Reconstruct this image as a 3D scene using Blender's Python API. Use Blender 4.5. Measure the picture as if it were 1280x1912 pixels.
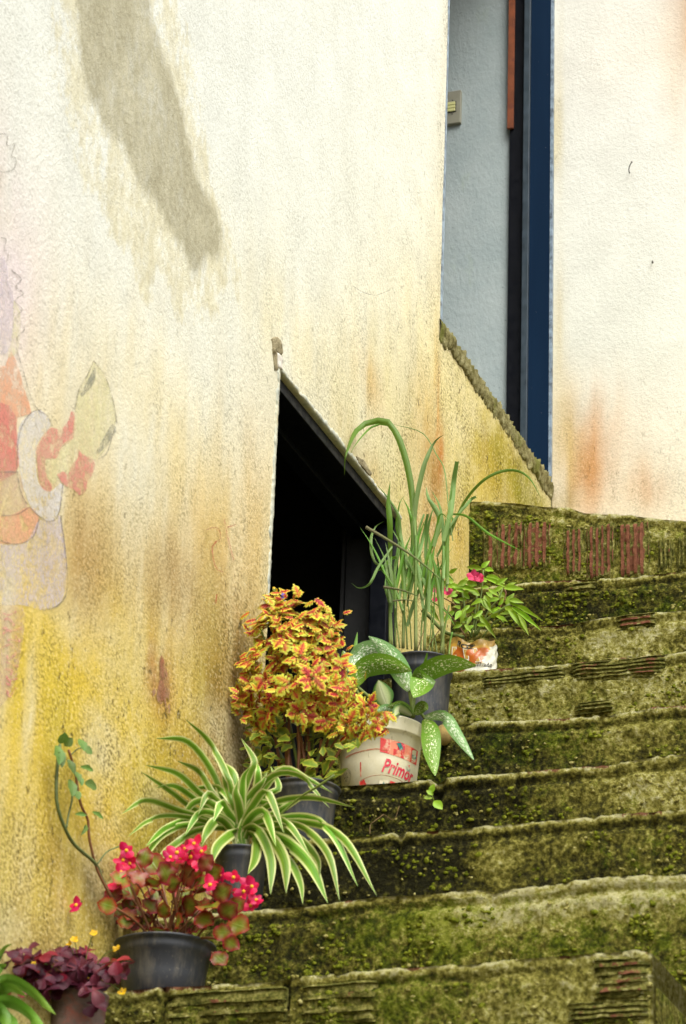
import bpy, math, random
import numpy as np
from mathutils import Vector, Matrix, Quaternion
random.seed(7); RNG = np.random.default_rng(7)
sc = bpy.context.scene; COL = sc.collection
for o in list(bpy.data.objects): bpy.data.objects.remove(o)

# ------------------------------------------------------------------ camera
F_PX, PITCH, ROLL, YAW = 5444.13, 0.4287, 0.0380, 0.3647      # calibrated on a 1280 x 1912 frame
fw = Vector((-math.sin(YAW)*math.cos(PITCH), math.cos(YAW)*math.cos(PITCH), math.sin(PITCH)))
_r0 = Vector((math.cos(YAW), math.sin(YAW), 0)); _u0 = _r0.cross(fw)
rt = _r0*math.cos(ROLL) + _u0*math.sin(ROLL); up = -_r0*math.sin(ROLL) + _u0*math.cos(ROLL)
cd = bpy.data.cameras.new('camera'); cam = bpy.data.objects.new('camera', cd); COL.objects.link(cam)
cam.matrix_world = Matrix(((rt.x, up.x, -fw.x, 0), (rt.y, up.y, -fw.y, 0), (rt.z, up.z, -fw.z, 0), (0, 0, 0, 1)))
cd.sensor_fit = 'HORIZONTAL'; cd.sensor_width = 24; cd.lens = 24*F_PX/1280; cd.clip_start = 0.05; cd.clip_end = 3000
cd.dof.use_dof = True; cd.dof.focus_distance = 7.9; cd.dof.aperture_fstop = 9.0
sc.camera = cam

# ------------------------------------------------------------------ sky, sun, exposure (bright overcast)
SUN_EL, SUN_AZ = math.radians(50), math.radians(140)         # azimuth clockwise from +Y
w = bpy.data.worlds.new('World'); sc.world = w; w.use_nodes = True
nt = w.node_tree; bg = nt.nodes['Background']
sky = nt.nodes.new('ShaderNodeTexSky'); sky.sky_type = 'NISHITA'; sky.sun_disc = False
sky.sun_elevation = SUN_EL; sky.sun_rotation = SUN_AZ; sky.air_density = 1.0; sky.dust_density = 4.0; sky.ozone_density = 1.0
hs = nt.nodes.new('ShaderNodeHueSaturation'); hs.inputs['Saturation'].default_value = 0.25
nt.links.new(sky.outputs[0], hs.inputs['Color']); nt.links.new(hs.outputs[0], bg.inputs['Color'])
bg.inputs['Strength'].default_value = 0.13
sd = bpy.data.lights.new('sun', 'SUN'); sun = bpy.data.objects.new('sun', sd); COL.objects.link(sun)
sd.energy = 1.5; sd.angle = math.radians(40); sd.color = (1.0, 1.0, 0.88)
sdir = Vector((math.sin(SUN_AZ)*math.cos(SUN_EL), math.cos(SUN_AZ)*math.cos(SUN_EL), math.sin(SUN_EL)))
sun.rotation_euler = sdir.to_track_quat('Z', 'Y').to_euler(); sun.location = sdir*30
vs = sc.view_settings; vs.view_transform = 'Standard'; vs.look = 'None'; vs.gamma = 1; vs.use_curve_mapping = False
vs.exposure = 0.93

# ------------------------------------------------------------------ geometry helpers
XW = -2.405                                                   # outer face of the house wall
def ray(px, py): return fw*F_PX + rt*(px-640) - up*(py-956)
def onX(px, py, X=XW): d = ray(px, py); return d*(X/d.x)
def onY(px, py, Y): d = ray(px, py); return d*(Y/d.y)
def depth(p): return p.dot(fw)
def lerp(a, b, t): return a + (b-a)*t

def _hash(i, j, k, s):
    n = (i*374761393 + j*668265263 + k*2147483647 + s*1274126177) & 0xFFFFFFFF
    n = ((n ^ (n >> 13))*1274126177) & 0xFFFFFFFF
    return ((n ^ (n >> 16)) & 0xFFFF)/65535.0
def vnoise(P, s=0):
    P = np.asarray(P, float); I = np.floor(P).astype(np.int64); f = P-I; f = f*f*(3-2*f); r = 0
    for a in (0, 1):
        for b in (0, 1):
            for c in (0, 1):
                wgt = (f[:, 0] if a else 1-f[:, 0])*(f[:, 1] if b else 1-f[:, 1])*(f[:, 2] if c else 1-f[:, 2])
                r = r + wgt*_hash(I[:, 0]+a, I[:, 1]+b, I[:, 2]+c, s)
    return r*2-1
def fbm(P, o=4, s=0, g=.5):
    P = np.asarray(P, float); r = 0; a = 1; t = 0
    for k in range(o): r = r + a*vnoise(P*(2**k)+k*17.3, s+k); t += a; a *= g
    return r/t

def link(name, me, mat=None, parent=None):
    o = bpy.data.objects.new(name, me); COL.objects.link(o)
    if mat is not None and me is not None:
        if not me.materials: me.materials.append(mat)
        elif me.materials[0] != mat: o.material_slots[0].link = 'OBJECT'; o.material_slots[0].material = mat
    if parent is not None: o.parent = parent
    return o
def mesh(verts, faces, smooth=True, uv=None, cols=None):
    me = bpy.data.meshes.new('m'); me.from_pydata([tuple(v) for v in verts], [], faces); me.update()
    if smooth: me.polygons.foreach_set('use_smooth', [True]*len(me.polygons))
    if uv is not None:
        l = me.uv_layers.new(name='UVMap'); vi = np.zeros(len(me.loops), int); me.loops.foreach_get('vertex_index', vi)
        l.data.foreach_set('uv', np.asarray(uv, float)[vi].ravel())
    if cols:
        for n, c in cols.items():
            c = np.asarray(c, float)
            if c.ndim == 1: c = np.stack([c, c, c], 1)
            a = me.color_attributes.new(n, 'FLOAT_COLOR', 'POINT')
            a.data.foreach_set('color', np.concatenate([c, np.ones((len(c), 1))], 1).ravel())
    return me
def tag(o, label=None, cat=None, group=None, kind=None):
    if label: o['label'] = label
    if cat: o['category'] = cat
    if group: o['group'] = group
    if kind: o['kind'] = kind
    return o
def empty(name, loc, label, cat, group=None):
    o = bpy.data.objects.new(name, None); COL.objects.link(o); o.location = loc; o.empty_display_size = .05
    bpy.context.view_layer.update(); return tag(o, label, cat, group)
def child(name, me, mat, parent, at=None, kind=None):
    """part whose mesh is in world coordinates: keep it there under its parent"""
    o = link(name, me, mat, parent); q = parent; off = Vector((0, 0, 0))
    while q: off += q.location; q = q.parent
    o.location = (at if at is not None else Vector((0, 0, 0))) - off
    if kind: o['kind'] = kind
    return o
def place(name, me, mat, parent, M):
    o = link(name, me, mat, parent); q = parent; off = Vector((0, 0, 0))
    while q: off += q.location; q = q.parent
    o.matrix_local = Matrix.Translation(-off) @ M; return o
def box_me(x0, x1, y0, y1, z0, z1, bev=0.0):
    import bmesh
    bm = bmesh.new()
    v = [bm.verts.new(p) for p in ((x0,y0,z0),(x1,y0,z0),(x1,y1,z0),(x0,y1,z0),(x0,y0,z1),(x1,y0,z1),(x1,y1,z1),(x0,y1,z1))]
    for f in ((3,2,1,0),(4,5,6,7),(0,1,5,4),(1,2,6,5),(2,3,7,6),(3,0,4,7)): bm.faces.new([v[i] for i in f])
    if bev: bmesh.ops.bevel(bm, geom=bm.edges[:], offset=bev, segments=2, affect='EDGES', profile=.5)
    me = bpy.data.meshes.new('m'); bm.to_mesh(me); bm.free(); return me
def grid_faces(nr, nc, off=0, closed=False):
    F = []
    for i in range(nr-1):
        for j in range(nc if closed else nc-1):
            k = (j+1) % nc
            F.append((off+i*nc+j, off+i*nc+k, off+(i+1)*nc+k, off+(i+1)*nc+j))
    return F
def smooth_path(pts, n):
    """Catmull-Rom through the points"""
    pts = [Vector(p) for p in pts]; L = [0.0]
    for a, b in zip(pts, pts[1:]): L.append(L[-1]+(b-a).length)
    ext = [2*pts[0]-pts[1]] + pts + [2*pts[-1]-pts[-2]]; out = []
    for k in range(n):
        s = L[-1]*k/(n-1); i = 0
        while i < len(L)-2 and s > L[i+1]: i += 1
        t = (s-L[i])/max(1e-9, L[i+1]-L[i]); p0, p1, p2, p3 = ext[i:i+4]
        out.append(.5*((2*p1)+(p2-p0)*t+(2*p0-5*p1+4*p2-p3)*t*t+(3*p1-p0-3*p2+p3)*t**3))
    return out
def tube_me(pts, rad, n=12, seg=6):
    P = smooth_path(pts, n) if len(pts) > 2 else [lerp(Vector(pts[0]), Vector(pts[-1]), k/(n-1)) for k in range(n)]
    V = []; side = Vector((.31, .52, .79)).normalized()
    for k, p in enumerate(P):
        t = (P[min(k+1, n-1)]-P[max(k-1, 0)]).normalized()
        a = t.cross(side); a = (a if a.length > .05 else t.cross(Vector((1, 0, 0)))).normalized(); b = t.cross(a)
        r = rad(k/(n-1)) if callable(rad) else rad
        for j in range(seg):
            q = 2*math.pi*j/seg; V.append(p+a*(r*math.cos(q))+b*(r*math.sin(q)))
    F = grid_faces(n, seg, 0, True); F.append(tuple(range(seg))[::-1]); F.append(tuple((n-1)*seg+j for j in range(seg)))
    return mesh(V, F)
def lathe_me(prof, c=(0, 0, 0), seg=40, cap_bottom=True, wob=0):
    V = []; c = Vector(c)
    for (r, z) in prof:
        for j in range(seg):
            a = 2*math.pi*j/seg; rr = r*(1+wob*math.sin(3*a+1)+wob*.6*math.sin(5*a+z*40))
            V.append(c+Vector((rr*math.cos(a), rr*math.sin(a), z)))
    F = grid_faces(len(prof), seg, 0, True)
    if cap_bottom: F.append(tuple(range(seg))[::-1])
    return mesh(V, F)

# ------------------------------------------------------------------ material helpers
class NT:
    def __init__(s, name):
        s.m = bpy.data.materials.new(name); s.m.use_nodes = True; s.t = s.m.node_tree
        s.b = s.t.nodes['Principled BSDF']; s.out = s.t.nodes['Material Output']
    def n(s, ty, **kw):
        x = s.t.nodes.new('ShaderNode'+ty)
        for k, v in kw.items(): setattr(x, k, v)
        return x
    def put(s, sock, v):
        if v is None: return
        if isinstance(v, bpy.types.NodeSocket): s.t.links.new(v, sock)
        elif isinstance(v, tuple) and len(v) == 3 and sock.type == 'RGBA': sock.default_value = (*v, 1)
        else: sock.default_value = v
    def obj(s): return s.n('TexCoord').outputs['Object']
    def uv(s): return s.n('TexCoord').outputs['UV']
    def attr(s, name): return s.n('Attribute', attribute_name=name).outputs['Color']
    def mapv(s, v, scale=(1, 1, 1), loc=(0, 0, 0)):
        m = s.n('Mapping'); s.put(m.inputs['Vector'], v); m.inputs['Scale'].default_value = scale; m.inputs['Location'].default_value = loc; return m.outputs[0]
    def noise(s, v, scale, det=4, rough=.55, dist=0):
        x = s.n('TexNoise'); s.put(x.inputs['Vector'], v); x.inputs['Scale'].default_value = scale; x.inputs['Detail'].default_value = det
        x.inputs['Roughness'].default_value = rough; x.inputs['Distortion'].default_value = dist; return x.outputs['Fac']
    def vor(s, v, scale, feature='F1'):
        x = s.n('TexVoronoi', feature=feature); s.put(x.inputs['Vector'], v); x.inputs['Scale'].default_value = scale; return x.outputs['Distance']
    def ramp(s, v, stops, interp='LINEAR'):
        x = s.n('ValToRGB'); s.put(x.inputs['Fac'], v); cr = x.color_ramp; cr.interpolation = interp
        while len(cr.elements) < len(stops): cr.elements.new(.5)
        for e, (p, c) in zip(cr.elements, stops): e.position = p; e.color = (*c, 1) if isinstance(c, tuple) else (c, c, c, 1)
        return x.outputs['Color']
    def mix(s, fac, a, b, mode='MIX'):
        x = s.n('Mix', data_type='RGBA', blend_type=mode); s.put(x.inputs[0], fac); s.put(x.inputs[6], a); s.put(x.inputs[7], b); return x.outputs[2]
    def math(s, op, a, b=0.0, clamp=False):
        x = s.n('Math', operation=op, use_clamp=clamp); s.put(x.inputs[0], a); s.put(x.inputs[1], b); return x.outputs[0]
    def sep(s, v):
        x = s.n('SeparateXYZ'); s.put(x.inputs[0], v); return x.outputs
    def rnd(s): return s.n('ObjectInfo').outputs['Random']
    def bump(s, h, strength=.3, dist=.01, nrm=None):
        x = s.n('Bump'); s.put(x.inputs['Height'], h); x.inputs['Strength'].default_value = strength; x.inputs['Distance'].default_value = dist
        if nrm is not None: s.put(x.inputs['Normal'], nrm)
        return x.outputs[0]
    def done(s, col=None, rough=None, nrm=None, spec=None, metal=None):
        s.put(s.b.inputs['Base Color'], col); s.put(s.b.inputs['Roughness'], rough); s.put(s.b.inputs['Normal'], nrm)
        s.put(s.b.inputs['Specular IOR Level'], spec); s.put(s.b.inputs['Metallic'], metal); return s.m
    def leaf(s, col, rough=.45, trans=.25, tcol=None, nrm=None, spec=.4):
        s.done(col, rough, nrm, spec)
        tr = s.n('BsdfTranslucent'); s.put(tr.inputs['Color'], tcol if tcol is not None else col)
        mx = s.n('MixShader'); mx.inputs[0].default_value = trans
        s.t.links.new(s.b.outputs[0], mx.inputs[1]); s.t.links.new(tr.outputs[0], mx.inputs[2]); s.t.links.new(mx.outputs[0], s.out.inputs['Surface'])
        return s.m

def M_wall(name, streak=1.0, base_grain=.15):
    t = NT(name); P = t.obj(); base = t.attr('stain'); mask = t.sep(t.attr('mask'))   # mask: x damp patch, y dirt, z halo
    fine = t.noise(P, 260, 3, .7); mid = t.noise(P, 26, 5, .6); ver = t.noise(t.mapv(P, (4, 4, 2)), 2.6, 9, .76, .7); ver2 = t.noise(t.mapv(P, (14, 14, 4)), 2.5, 8, .78, .4)
    sp = t.noise(t.mapv(P, (1, .5, .8)), 185, 2, .5)
    # streaks and blotches, stronger where the wall is dirty
    d = mask[1]
    st = t.math('MULTIPLY', t.math('SUBTRACT', ver, .50), 2.6); st2 = t.math('MULTIPLY', t.math('SUBTRACT', ver2, .54), 3.6)
    sm = t.math('MULTIPLY', t.math('ADD', st, st2), t.math('MULTIPLY', d, streak), True)
    c = t.mix(sm, base, t.mix(.62, base, (.24, .18, .06)))
    lt = t.math('MULTIPLY', t.math('MULTIPLY', t.math('SUBTRACT', .44, ver), 4.5), d, True)
    c = t.mix(t.math('MULTIPLY', lt, .6), c, (.74, .68, .44))
    # grain: pits in the rough cast that hold dirt
    g = t.ramp(sp, [(.47, 0.0), (.60, 1.0)]); big = t.ramp(t.noise(t.mapv(P, (1, .8, .45)), 11, 9, .78), [(.44, .12), (.60, 1.0)])
    gm = t.math('MULTIPLY', t.math('MULTIPLY', g, big), t.math('ADD', base_grain, t.math('MULTIPLY', d, .78)))
    c = t.mix(gm, c, t.mix(.88, c, (.11, .088, .024)))
    pit = t.ramp(t.noise(t.mapv(P, (1, .5, .4)), 80, 4, .7), [(.62, 0.0), (.68, 1.0)]); c = t.mix(t.math('MULTIPLY', pit, t.math('ADD', .10, t.math('MULTIPLY', d, .85))), c, (.085, .062, .016))
    hl = t.ramp(sp, [(.30, 1.0), (.45, 0.0)]); c = t.mix(t.math('MULTIPLY', hl, t.math('MULTIPLY', d, .35)), c, (.80, .74, .52))
    gg = t.ramp(t.noise(P, 7, 4), [(.35, .93), (.7, 1.03)]); c = t.mix(1.0, c, gg, 'MULTIPLY')
    # old damp patch with sharp tide line
    e = t.math('ADD', mask[0], t.math('ADD', t.math('MULTIPLY', t.math('SUBTRACT', t.noise(t.mapv(P, (1, 1.4, .7)), 15, 9, .74), .5), .62), 0.0))
    pm = t.math('MULTIPLY', t.ramp(e, [(.40, 0.0), (.50, .45), (.62, 1.0)]), t.ramp(t.noise(t.mapv(P, (1, 1, .6)), 9, 9, .75), [(.36, .55), (.58, 1.0)]))
    h = t.math('ADD', mask[2], t.math('MULTIPLY', t.math('SUBTRACT', t.noise(t.mapv(P, (1, 1.5, .9)), 11, 9, .76), .5), 2.2))
    hm = t.ramp(h, [(.44, 0.0), (.56, .6), (.80, 1.0)])
    c = t.mix(t.math('MULTIPLY', hm, .62), c, t.ramp(t.noise(t.mapv(P, (1, 1.4, .6)), 30, 6, .7), [(.3, (.40, .34, .17)), (.5, (.58, .52, .31)), (.7, (.72, .68, .50))]))
    c = t.mix(t.math('MULTIPLY', pm, .95), c, t.ramp(t.noise(P, 60, 5, .7), [(.3, (.30, .275, .18)), (.7, (.43, .40, .285))]))
    hgt = t.math('ADD', t.math('MULTIPLY', fine, .55), t.math('MULTIPLY', t.noise(P, 90, 3, .6), .9))
    nb = t.bump(hgt, .5, .006); nb = t.bump(mid, .07, .012, nb)
    return t.done(c, .93, nb, .15)
MAT = {}
MAT['wall'] = M_wall('stained_plaster')
def M_plain(name, col, rough=.6, var=.15, scale=20, bump=.15, metal=0, spec=.4, dirt=None):
    t = NT(name); P = t.obj(); n = t.noise(P, scale, 5, .6); lo = tuple(c*(1-var) for c in col); hi = tuple(min(1, c*(1+var)) for c in col)
    c = t.ramp(n, [(.3, lo), (.7, hi)])
    if dirt: c = t.mix(t.ramp(t.noise(P, scale*.7, 6, .7), [(.52, 0.0), (.7, 1.0)]), c, dirt)
    return t.done(c, t.ramp(t.noise(P, scale*2, 3), [(.3, max(0, rough-.12)), (.7, min(1, rough+.12))]), t.bump(t.noise(P, scale*8, 3), bump, .004), spec, metal)
t = NT('navy_steel_paint'); P = t.obj(); c = t.ramp(t.noise(t.mapv(P, (1, 1, .15)), 12, 4), [(.3, (.002, .013, .036)), (.7, (.0035, .017, .045))]); c = t.mix(t.ramp(t.noise(P, 120, 3, .7), [(.72, 0.0), (.76, .7)]), c, (.25, .25, .22)); MAT['navy'] = t.done(c, .55, None, .08)
MAT['navy_dark'] = M_plain('dark_navy_steel_paint', (.0022, .003, .006), .5, .25, 18, .08, 0, .15)
MAT['blue_edge'] = M_plain('worn_blue_steel_edge', (.20, .26, .33), .5, .5, 40, .2, 0, .4, (.05, .06, .08))
MAT['primer'] = M_plain('orange_primed_steel', (.19, .058, .026), .8, .3, 22, .1, 0, .2, (.09, .03, .025))
MAT['greywall'] = None
t = NT('grey_blue_interior_plaster'); P = t.obj()
c = t.ramp(t.noise(P, 5, 5, .6), [(.3, (.30, .355, .365)), (.7, (.38, .43, .435))])
c = t.mix(t.ramp(t.noise(t.mapv(P, (1, 1, .4)), 9, 5, .7), [(.60, 0.0), (.78, .6)]), c, (.33, .40, .28))
c = t.mix(t.ramp(t.noise(P, 70, 3, .7), [(.66, 0.0), (.74, .8)]), c, (.16, .17, .16))
MAT['greywall'] = t.done(c, .8, t.bump(t.noise(t.mapv(P, (1, 1, .6)), 75, 5, .62), .35, .010), .2)
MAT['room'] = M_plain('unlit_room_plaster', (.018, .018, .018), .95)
MAT['cement'] = None
t = NT('weathered_cement'); P = t.obj(); n = t.noise(P, 30, 6, .7)
c = t.ramp(n, [(.28, (.045, .038, .014)), (.45, (.16, .14, .055)), (.6, (.27, .245, .12)), (.78, (.40, .37, .22))])
c = t.mix(t.ramp(t.noise(P, 9, 5, .65), [(.5, 0.0), (.66, .75)]), c, (.13, .14, .025))
MAT['cement'] = t.done(c, .95, t.bump(t.noise(P, 120, 5, .7), .8, .008), .1)

# mossy stair mortar: attribute tone.x dark..light, tone.y moss, tone.z brick red showing
t = NT('mossy_stair_mortar'); P = t.obj(); a = t.sep(t.attr('tone'))
n1 = t.noise(P, 34, 7, .70); n2 = t.noise(P, 92, 4, .62); n3 = t.noise(P, 11, 5, .62); n4 = t.noise(P, 330, 3, .7)
v = t.math('ADD', t.math('ADD', a[0], t.math('MULTIPLY', t.math('SUBTRACT', n1, .5), .85)), t.math('ADD', t.math('MULTIPLY', t.math('SUBTRACT', n2, .5), 1.7), t.math('MULTIPLY', t.math('SUBTRACT', n3, .5), .55)))
c = t.ramp(v, [(.02, (.016, .015, .004)), (.22, (.050, .046, .010)), (.42, (.125, .113, .018)), (.62, (.285, .255, .052)), (.80, (.45, .415, .125)), (.98, (.62, .58, .30))])
g = t.math('ADD', a[1], t.math('ADD', t.math('MULTIPLY', t.math('SUBTRACT', t.noise(P, 24, 7, .74, .4), .5), 1.6), t.math('MULTIPLY', t.math('SUBTRACT', n4, .5), 1.1)))
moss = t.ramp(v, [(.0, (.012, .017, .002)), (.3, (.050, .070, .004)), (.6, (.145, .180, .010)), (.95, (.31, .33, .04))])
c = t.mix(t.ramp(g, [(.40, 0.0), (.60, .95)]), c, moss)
rd = t.math('ADD', a[2], t.math('MULTIPLY', t.math('SUBTRACT', t.noise(P, 40, 5, .7), .5), 1.1))
c = t.mix(t.ramp(rd, [(.5, 0.0), (.62, .95)]), c, t.ramp(n2, [(.35, (.13, .042, .020)), (.65, (.23, .085, .045))]))
nb = t.bump(t.math('ADD', n2, t.math('MULTIPLY', n4, .5)), 1.0, .022); nb = t.bump(n1, .6, .02, nb)
MAT['stair'] = t.done(c, .96, nb, .12)
t = NT('grooved_clay_brick'); P = t.obj(); a = t.sep(t.attr('tone'))
n2 = t.noise(P, 110, 4, .7); n1 = t.noise(P, 26, 6, .7)
c = t.ramp(n2, [(.3, (.115, .042, .022)), (.7, (.20, .080, .046))])
gv = t.math('ADD', a[1], t.math('ADD', t.math('MULTIPLY', t.math('SUBTRACT', n1, .5), 2.3), t.math('MULTIPLY', t.math('SUBTRACT', n2, .5), .8)))
mo = t.ramp(t.math('ADD', n2, t.math('MULTIPLY', t.math('SUBTRACT', n1, .5), .6)), [(.28, (.018, .020, .004)), (.45, (.075, .075, .014)), (.6, (.17, .155, .04)), (.78, (.34, .31, .14))])
c = t.mix(t.ramp(gv, [(.42, 0.0), (.58, 1.0)]), c, mo)
MAT['brick'] = t.done(c, .93, t.bump(n2, .6, .006), .12)

def M_pot(name, col):
    t = NT(name); P = t.obj(); n = t.noise(P, 16, 6, .65); c = t.ramp(n, [(.3, tuple(x*.8 for x in col)), (.6, col), (.85, tuple(x*1.6+.02 for x in col))])
    z = t.noise(t.mapv(P, (1, 1, .25)), 30, 5, .7)
    c = t.mix(t.ramp(z, [(.46, 0.0), (.72, .6)]), c, (.17, .15, .11)); c = t.mix(t.ramp(t.noise(P, 130, 3, .7), [(.66, 0.0), (.72, .6)]), c, (.20, .17, .11))
    return t.done(c, t.ramp(n, [(.3, .38), (.7, .58)]), t.bump(t.noise(P, 200, 2), .06, .002), .45)
MAT['pot'] = M_pot('black_plastic', (.026, .029, .036))
MAT['oldpot'] = M_plain('weathered_clay_pot', (.17, .12, .10), .8, .4, 28, .3, 0, .2, (.30, .09, .06))
MAT['soil'] = M_plain('potting_soil', (.03, .02, .012), .95, .5, 60, .8)

# ------------------------------------------------------------------ ground
GZ = -1.5
t = NT('packed_earth'); P = t.obj()
c = t.ramp(t.noise(P, 1.3, 8, .65), [(.3, (.12, .09, .055)), (.7, (.22, .17, .10))]); c = t.mix(t.ramp(t.noise(P, .5, 6), [(.5, 0.0), (.65, .8)]), c, (.06, .08, .02))
MAT['ground'] = t.done(c, .95, t.bump(t.noise(P, 14, 6), .5, .03), .1)
tag(link('ground', mesh([(-600, -600, GZ), (600, -600, GZ), (600, 600, GZ), (-600, 600, GZ)], [(0, 1, 2, 3)], False), MAT['ground']), kind='structure')

# ------------------------------------------------------------------ stair layout
EDGE = [
 (165, [(120,1857),(235,1848),(300,1842),(400,1838),(500,1832),(545,1825),(640,1815),(820,1801),(900,1799),(960,1790),(1100,1779),(1195,1773),(1215,1779),(1400,1765)]),
 (285, [(250,1718),(490,1697),(600,1688),(700,1673),(800,1668),(900,1659),(923,1668),(942,1660),(1000,1655),(1100,1640),(1200,1632),(1280,1634),(1400,1625),(1700,1600)]),
 (400, [(380,1582),(560,1568),(640,1562),(735,1554),(745,1561),(757,1553),(860,1546),(1000,1533),(1100,1525),(1200,1516),(1280,1510),(1400,1500),(1700,1475)]),
 (512, [(480,1480),(640,1466),(800,1455),(816,1464),(830,1453),(900,1447),(960,1442),(1050,1433),(1140,1428),(1200,1415),(1280,1405),(1400,1395),(1700,1370)]),
 (615, [(580,1372),(840,1352),(900,1347),(1000,1343),(1060,1340),(1130,1335),(1210,1322),(1280,1316),(1400,1308),(1700,1283)]),
 (710, [(670,1270),(840,1256),(900,1250),(960,1246),(1050,1240),(1070,1236),(1150,1228),(1240,1220),(1280,1216),(1400,1208),(1700,1183)]),
 (795, [(760,1189),(920,1171),(960,1169),(1040,1166),(1070,1163),(1100,1156),(1160,1148),(1220,1143),(1280,1138),(1400,1130),(1700,1105)]),
 (842, [(810,1104),(960,1090),(1010,1084),(1100,1081),(1170,1078),(1230,1070),(1280,1066),(1400,1060),(1700,1040)]),
 (876, [(840,940),(880,935),(960,938),(1010,945),(1060,947),(1090,957),(1180,962),(1230,968),(1280,972),(1400,985),(1700,1010)])]
STEP = []
for cx, pl in EDGE:
    cy = float(np.interp(cx, [a for a, b in pl], [b for a, b in pl])); Y = onX(cx, cy).y
    q = [onY(a, b, Y) for a, b in pl]; STEP.append((Y, [v.x for v in q], [v.z for v in q]))
def step_z(i, x): return float(np.interp(x, STEP[i][1], STEP[i][2]))
Y2 = onX(1029, 940).y                                         # plane of the end wall
DZ = onX(825, 603).z; DY0 = onX(822, 600).y; DY1 = Y2-.012    # upper doorway: sill height, near and far jamb
OY0, OZ1, OY1 = onX(522, 692).y, onX(522, 692).z, onX(746, 960).y   # low doorway
XR_LOW = onY(1216, 1780, STEP[0][0]).x; XR = -.55
BACK = -6.2

# ------------------------------------------------------------------ house
house = empty('house', (XW-.07, 5.5, GZ), 'cream plastered house wall stained ochre and brown, with a low doorway', 'house')
def w2(px, py): q = onX(px, py); return (q.y, q.z)
def inpoly_sd(Y, Z, poly):
    """signed distance (positive inside) to a polygon in wall coordinates"""
    P = np.array(poly); d = np.full(Y.shape, 1e9); ins = np.zeros(Y.shape, bool); n = len(P)
    for i in range(n):
        a, b = P[i], P[(i+1) % n]; e = b-a; wx, wy = Y-a[0], Z-a[1]; tt = np.clip((wx*e[0]+wy*e[1])/(e@e+1e-12), 0, 1)
        d = np.minimum(d, np.hypot(wx-e[0]*tt, wy-e[1]*tt)); cnd = (a[1] <= Z) != (b[1] <= Z)
        with np.errstate(divide='ignore', invalid='ignore'): xs = a[0]+(Z-a[1])/(b[1]-a[1])*(b[0]-a[0])
        ins ^= cnd & (Y < xs)
    return np.where(ins, d, -d)
DAMP = [w2(*q) for q in [(140,-60),(145,40),(150,110),(168,185),(200,240),(240,288),(262,350),(300,392),(320,440),(345,470),(362,520),(385,485),(409,475),(413,440),(405,392),(382,358),(362,320),(350,250),(338,200),(318,140),(300,92),(286,45),(270,-60)]]
HALO = [w2(*q) for q in [(98,-60),(100,60),(118,150),(135,240),(150,330),(190,415),(235,470),(270,560),(300,520),(330,600),(365,560),(395,590),(430,560),(455,530),(430,440),(405,350),(385,260),(365,160),(350,60),(335,-60)]]
# dirt on the wall: (px, py, rx, ry, strength, colour) centres traced, spread in metres along the wall and up it
def C(r, g, b): return np.array([(x/255/12.92 if x/255 <= .04045 else ((x/255+.055)/1.055)**2.4) for x in (r, g, b)])
K = .80
STAINS = [
 # broad ochre wash rising from the stairs
 (300,1100,2.2,.55,.30,C(226,203,140)),(60,1350,.9,.40,.75,C(226,198,104)),(230,1420,.8,.28,.95,C(220,190,66)),(330,1350,.7,.30,.8,C(216,188,74)),(130,1560,.9,.25,.95,C(218,188,58)),(60,1690,.9,.25,.6,C(212,190,98)),(230,1620,.5,.16,.5,C(190,160,70)),
 # brown drips
 (165,1010,.16,.15,.55,C(172,130,75)),(150,1090,.14,.10,.5,C(160,122,66)),(325,1070,.16,.11,.75,C(150,112,58)),(300,1120,.28,.10,.5,C(165,130,70)),(410,1010,.20,.16,.55,C(204,156,80)),(470,1000,.16,.25,.5,C(202,164,92)),(440,1180,.22,.16,.55,C(168,136,72)),(300,1270,.07,.07,.8,C(165,95,60)),(330,850,.5,.18,.4,C(226,208,150)),(250,960,.5,.2,.35,C(210,190,140)),
 (440,1330,.22,.20,.85,C(140,105,42)),(470,1430,.14,.10,.8,C(110,80,35)),(400,1440,.3,.10,.55,C(150,120,45)),(230,1700,.35,.07,.6,C(110,90,45)),(110,1800,.5,.08,.5,C(130,110,60)),(380,1560,.3,.08,.6,C(120,100,45)),
 # between the doorways
 (690,730,.10,.08,.7,C(206,162,98)),(600,720,.6,.15,.35,C(220,205,150)),(740,760,.5,.2,.25,C(224,206,138)),(800,850,.16,.18,.6,C(192,152,84)),(812,880,.07,.16,.85,C(172,130,66)),(815,760,.018,.16,1.0,C(196,118,30)),(822,850,.020,.10,1.0,C(180,105,35)),(800,740,.12,.14,.5,C(208,176,108)),(690,880,.2,.06,.5,C(200,170,110)),(800,1000,.12,.1,.55,C(185,140,70)),
 # under the threshold
 (880,760,.5,.2,.5,C(240,220,140)),(930,880,.30,.13,1.0,C(168,146,40)),(985,925,.34,.09,1.2,C(140,132,24)),(900,850,.12,.16,.6,C(190,170,70)),(950,840,.10,.10,.7,C(176,158,56)),(890,900,.14,.08,.6,C(190,165,60)),(860,1000,.12,.12,.6,C(215,180,80)),(840,1120,.12,.08,.5,C(210,175,90)),
 (0,420,.25,.25,.25,C(235,215,225)),(20,560,.12,.2,.35,C(228,205,222))]
yl = sorted(set([2.0, 2.8, 3.5] + list(np.arange(4.05, Y2, .0125)) + [OY0, OY1, DY0, DY1, Y2]))
zl = sorted(set([GZ, -.5, .4] + list(np.arange(1.1, 5.25, .0125)) + [OZ1, DZ, 5.7, 6.3]))
def clean(l, keep):
    out = []
    for v in l:
        if out and v-out[-1] < .004:
            if v in keep: out[-1] = v
            continue
        out.append(v)
    return out
yl = np.array(clean(yl, (OY0, OY1, DY0, DY1, Y2))); zl = np.array(clean(zl, (OZ1, DZ)))
DTOP = 6.05
YY, ZZ = np.meshgrid(yl, zl); N = YY.size; yy, zz = YY.ravel(), ZZ.ravel()
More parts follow.
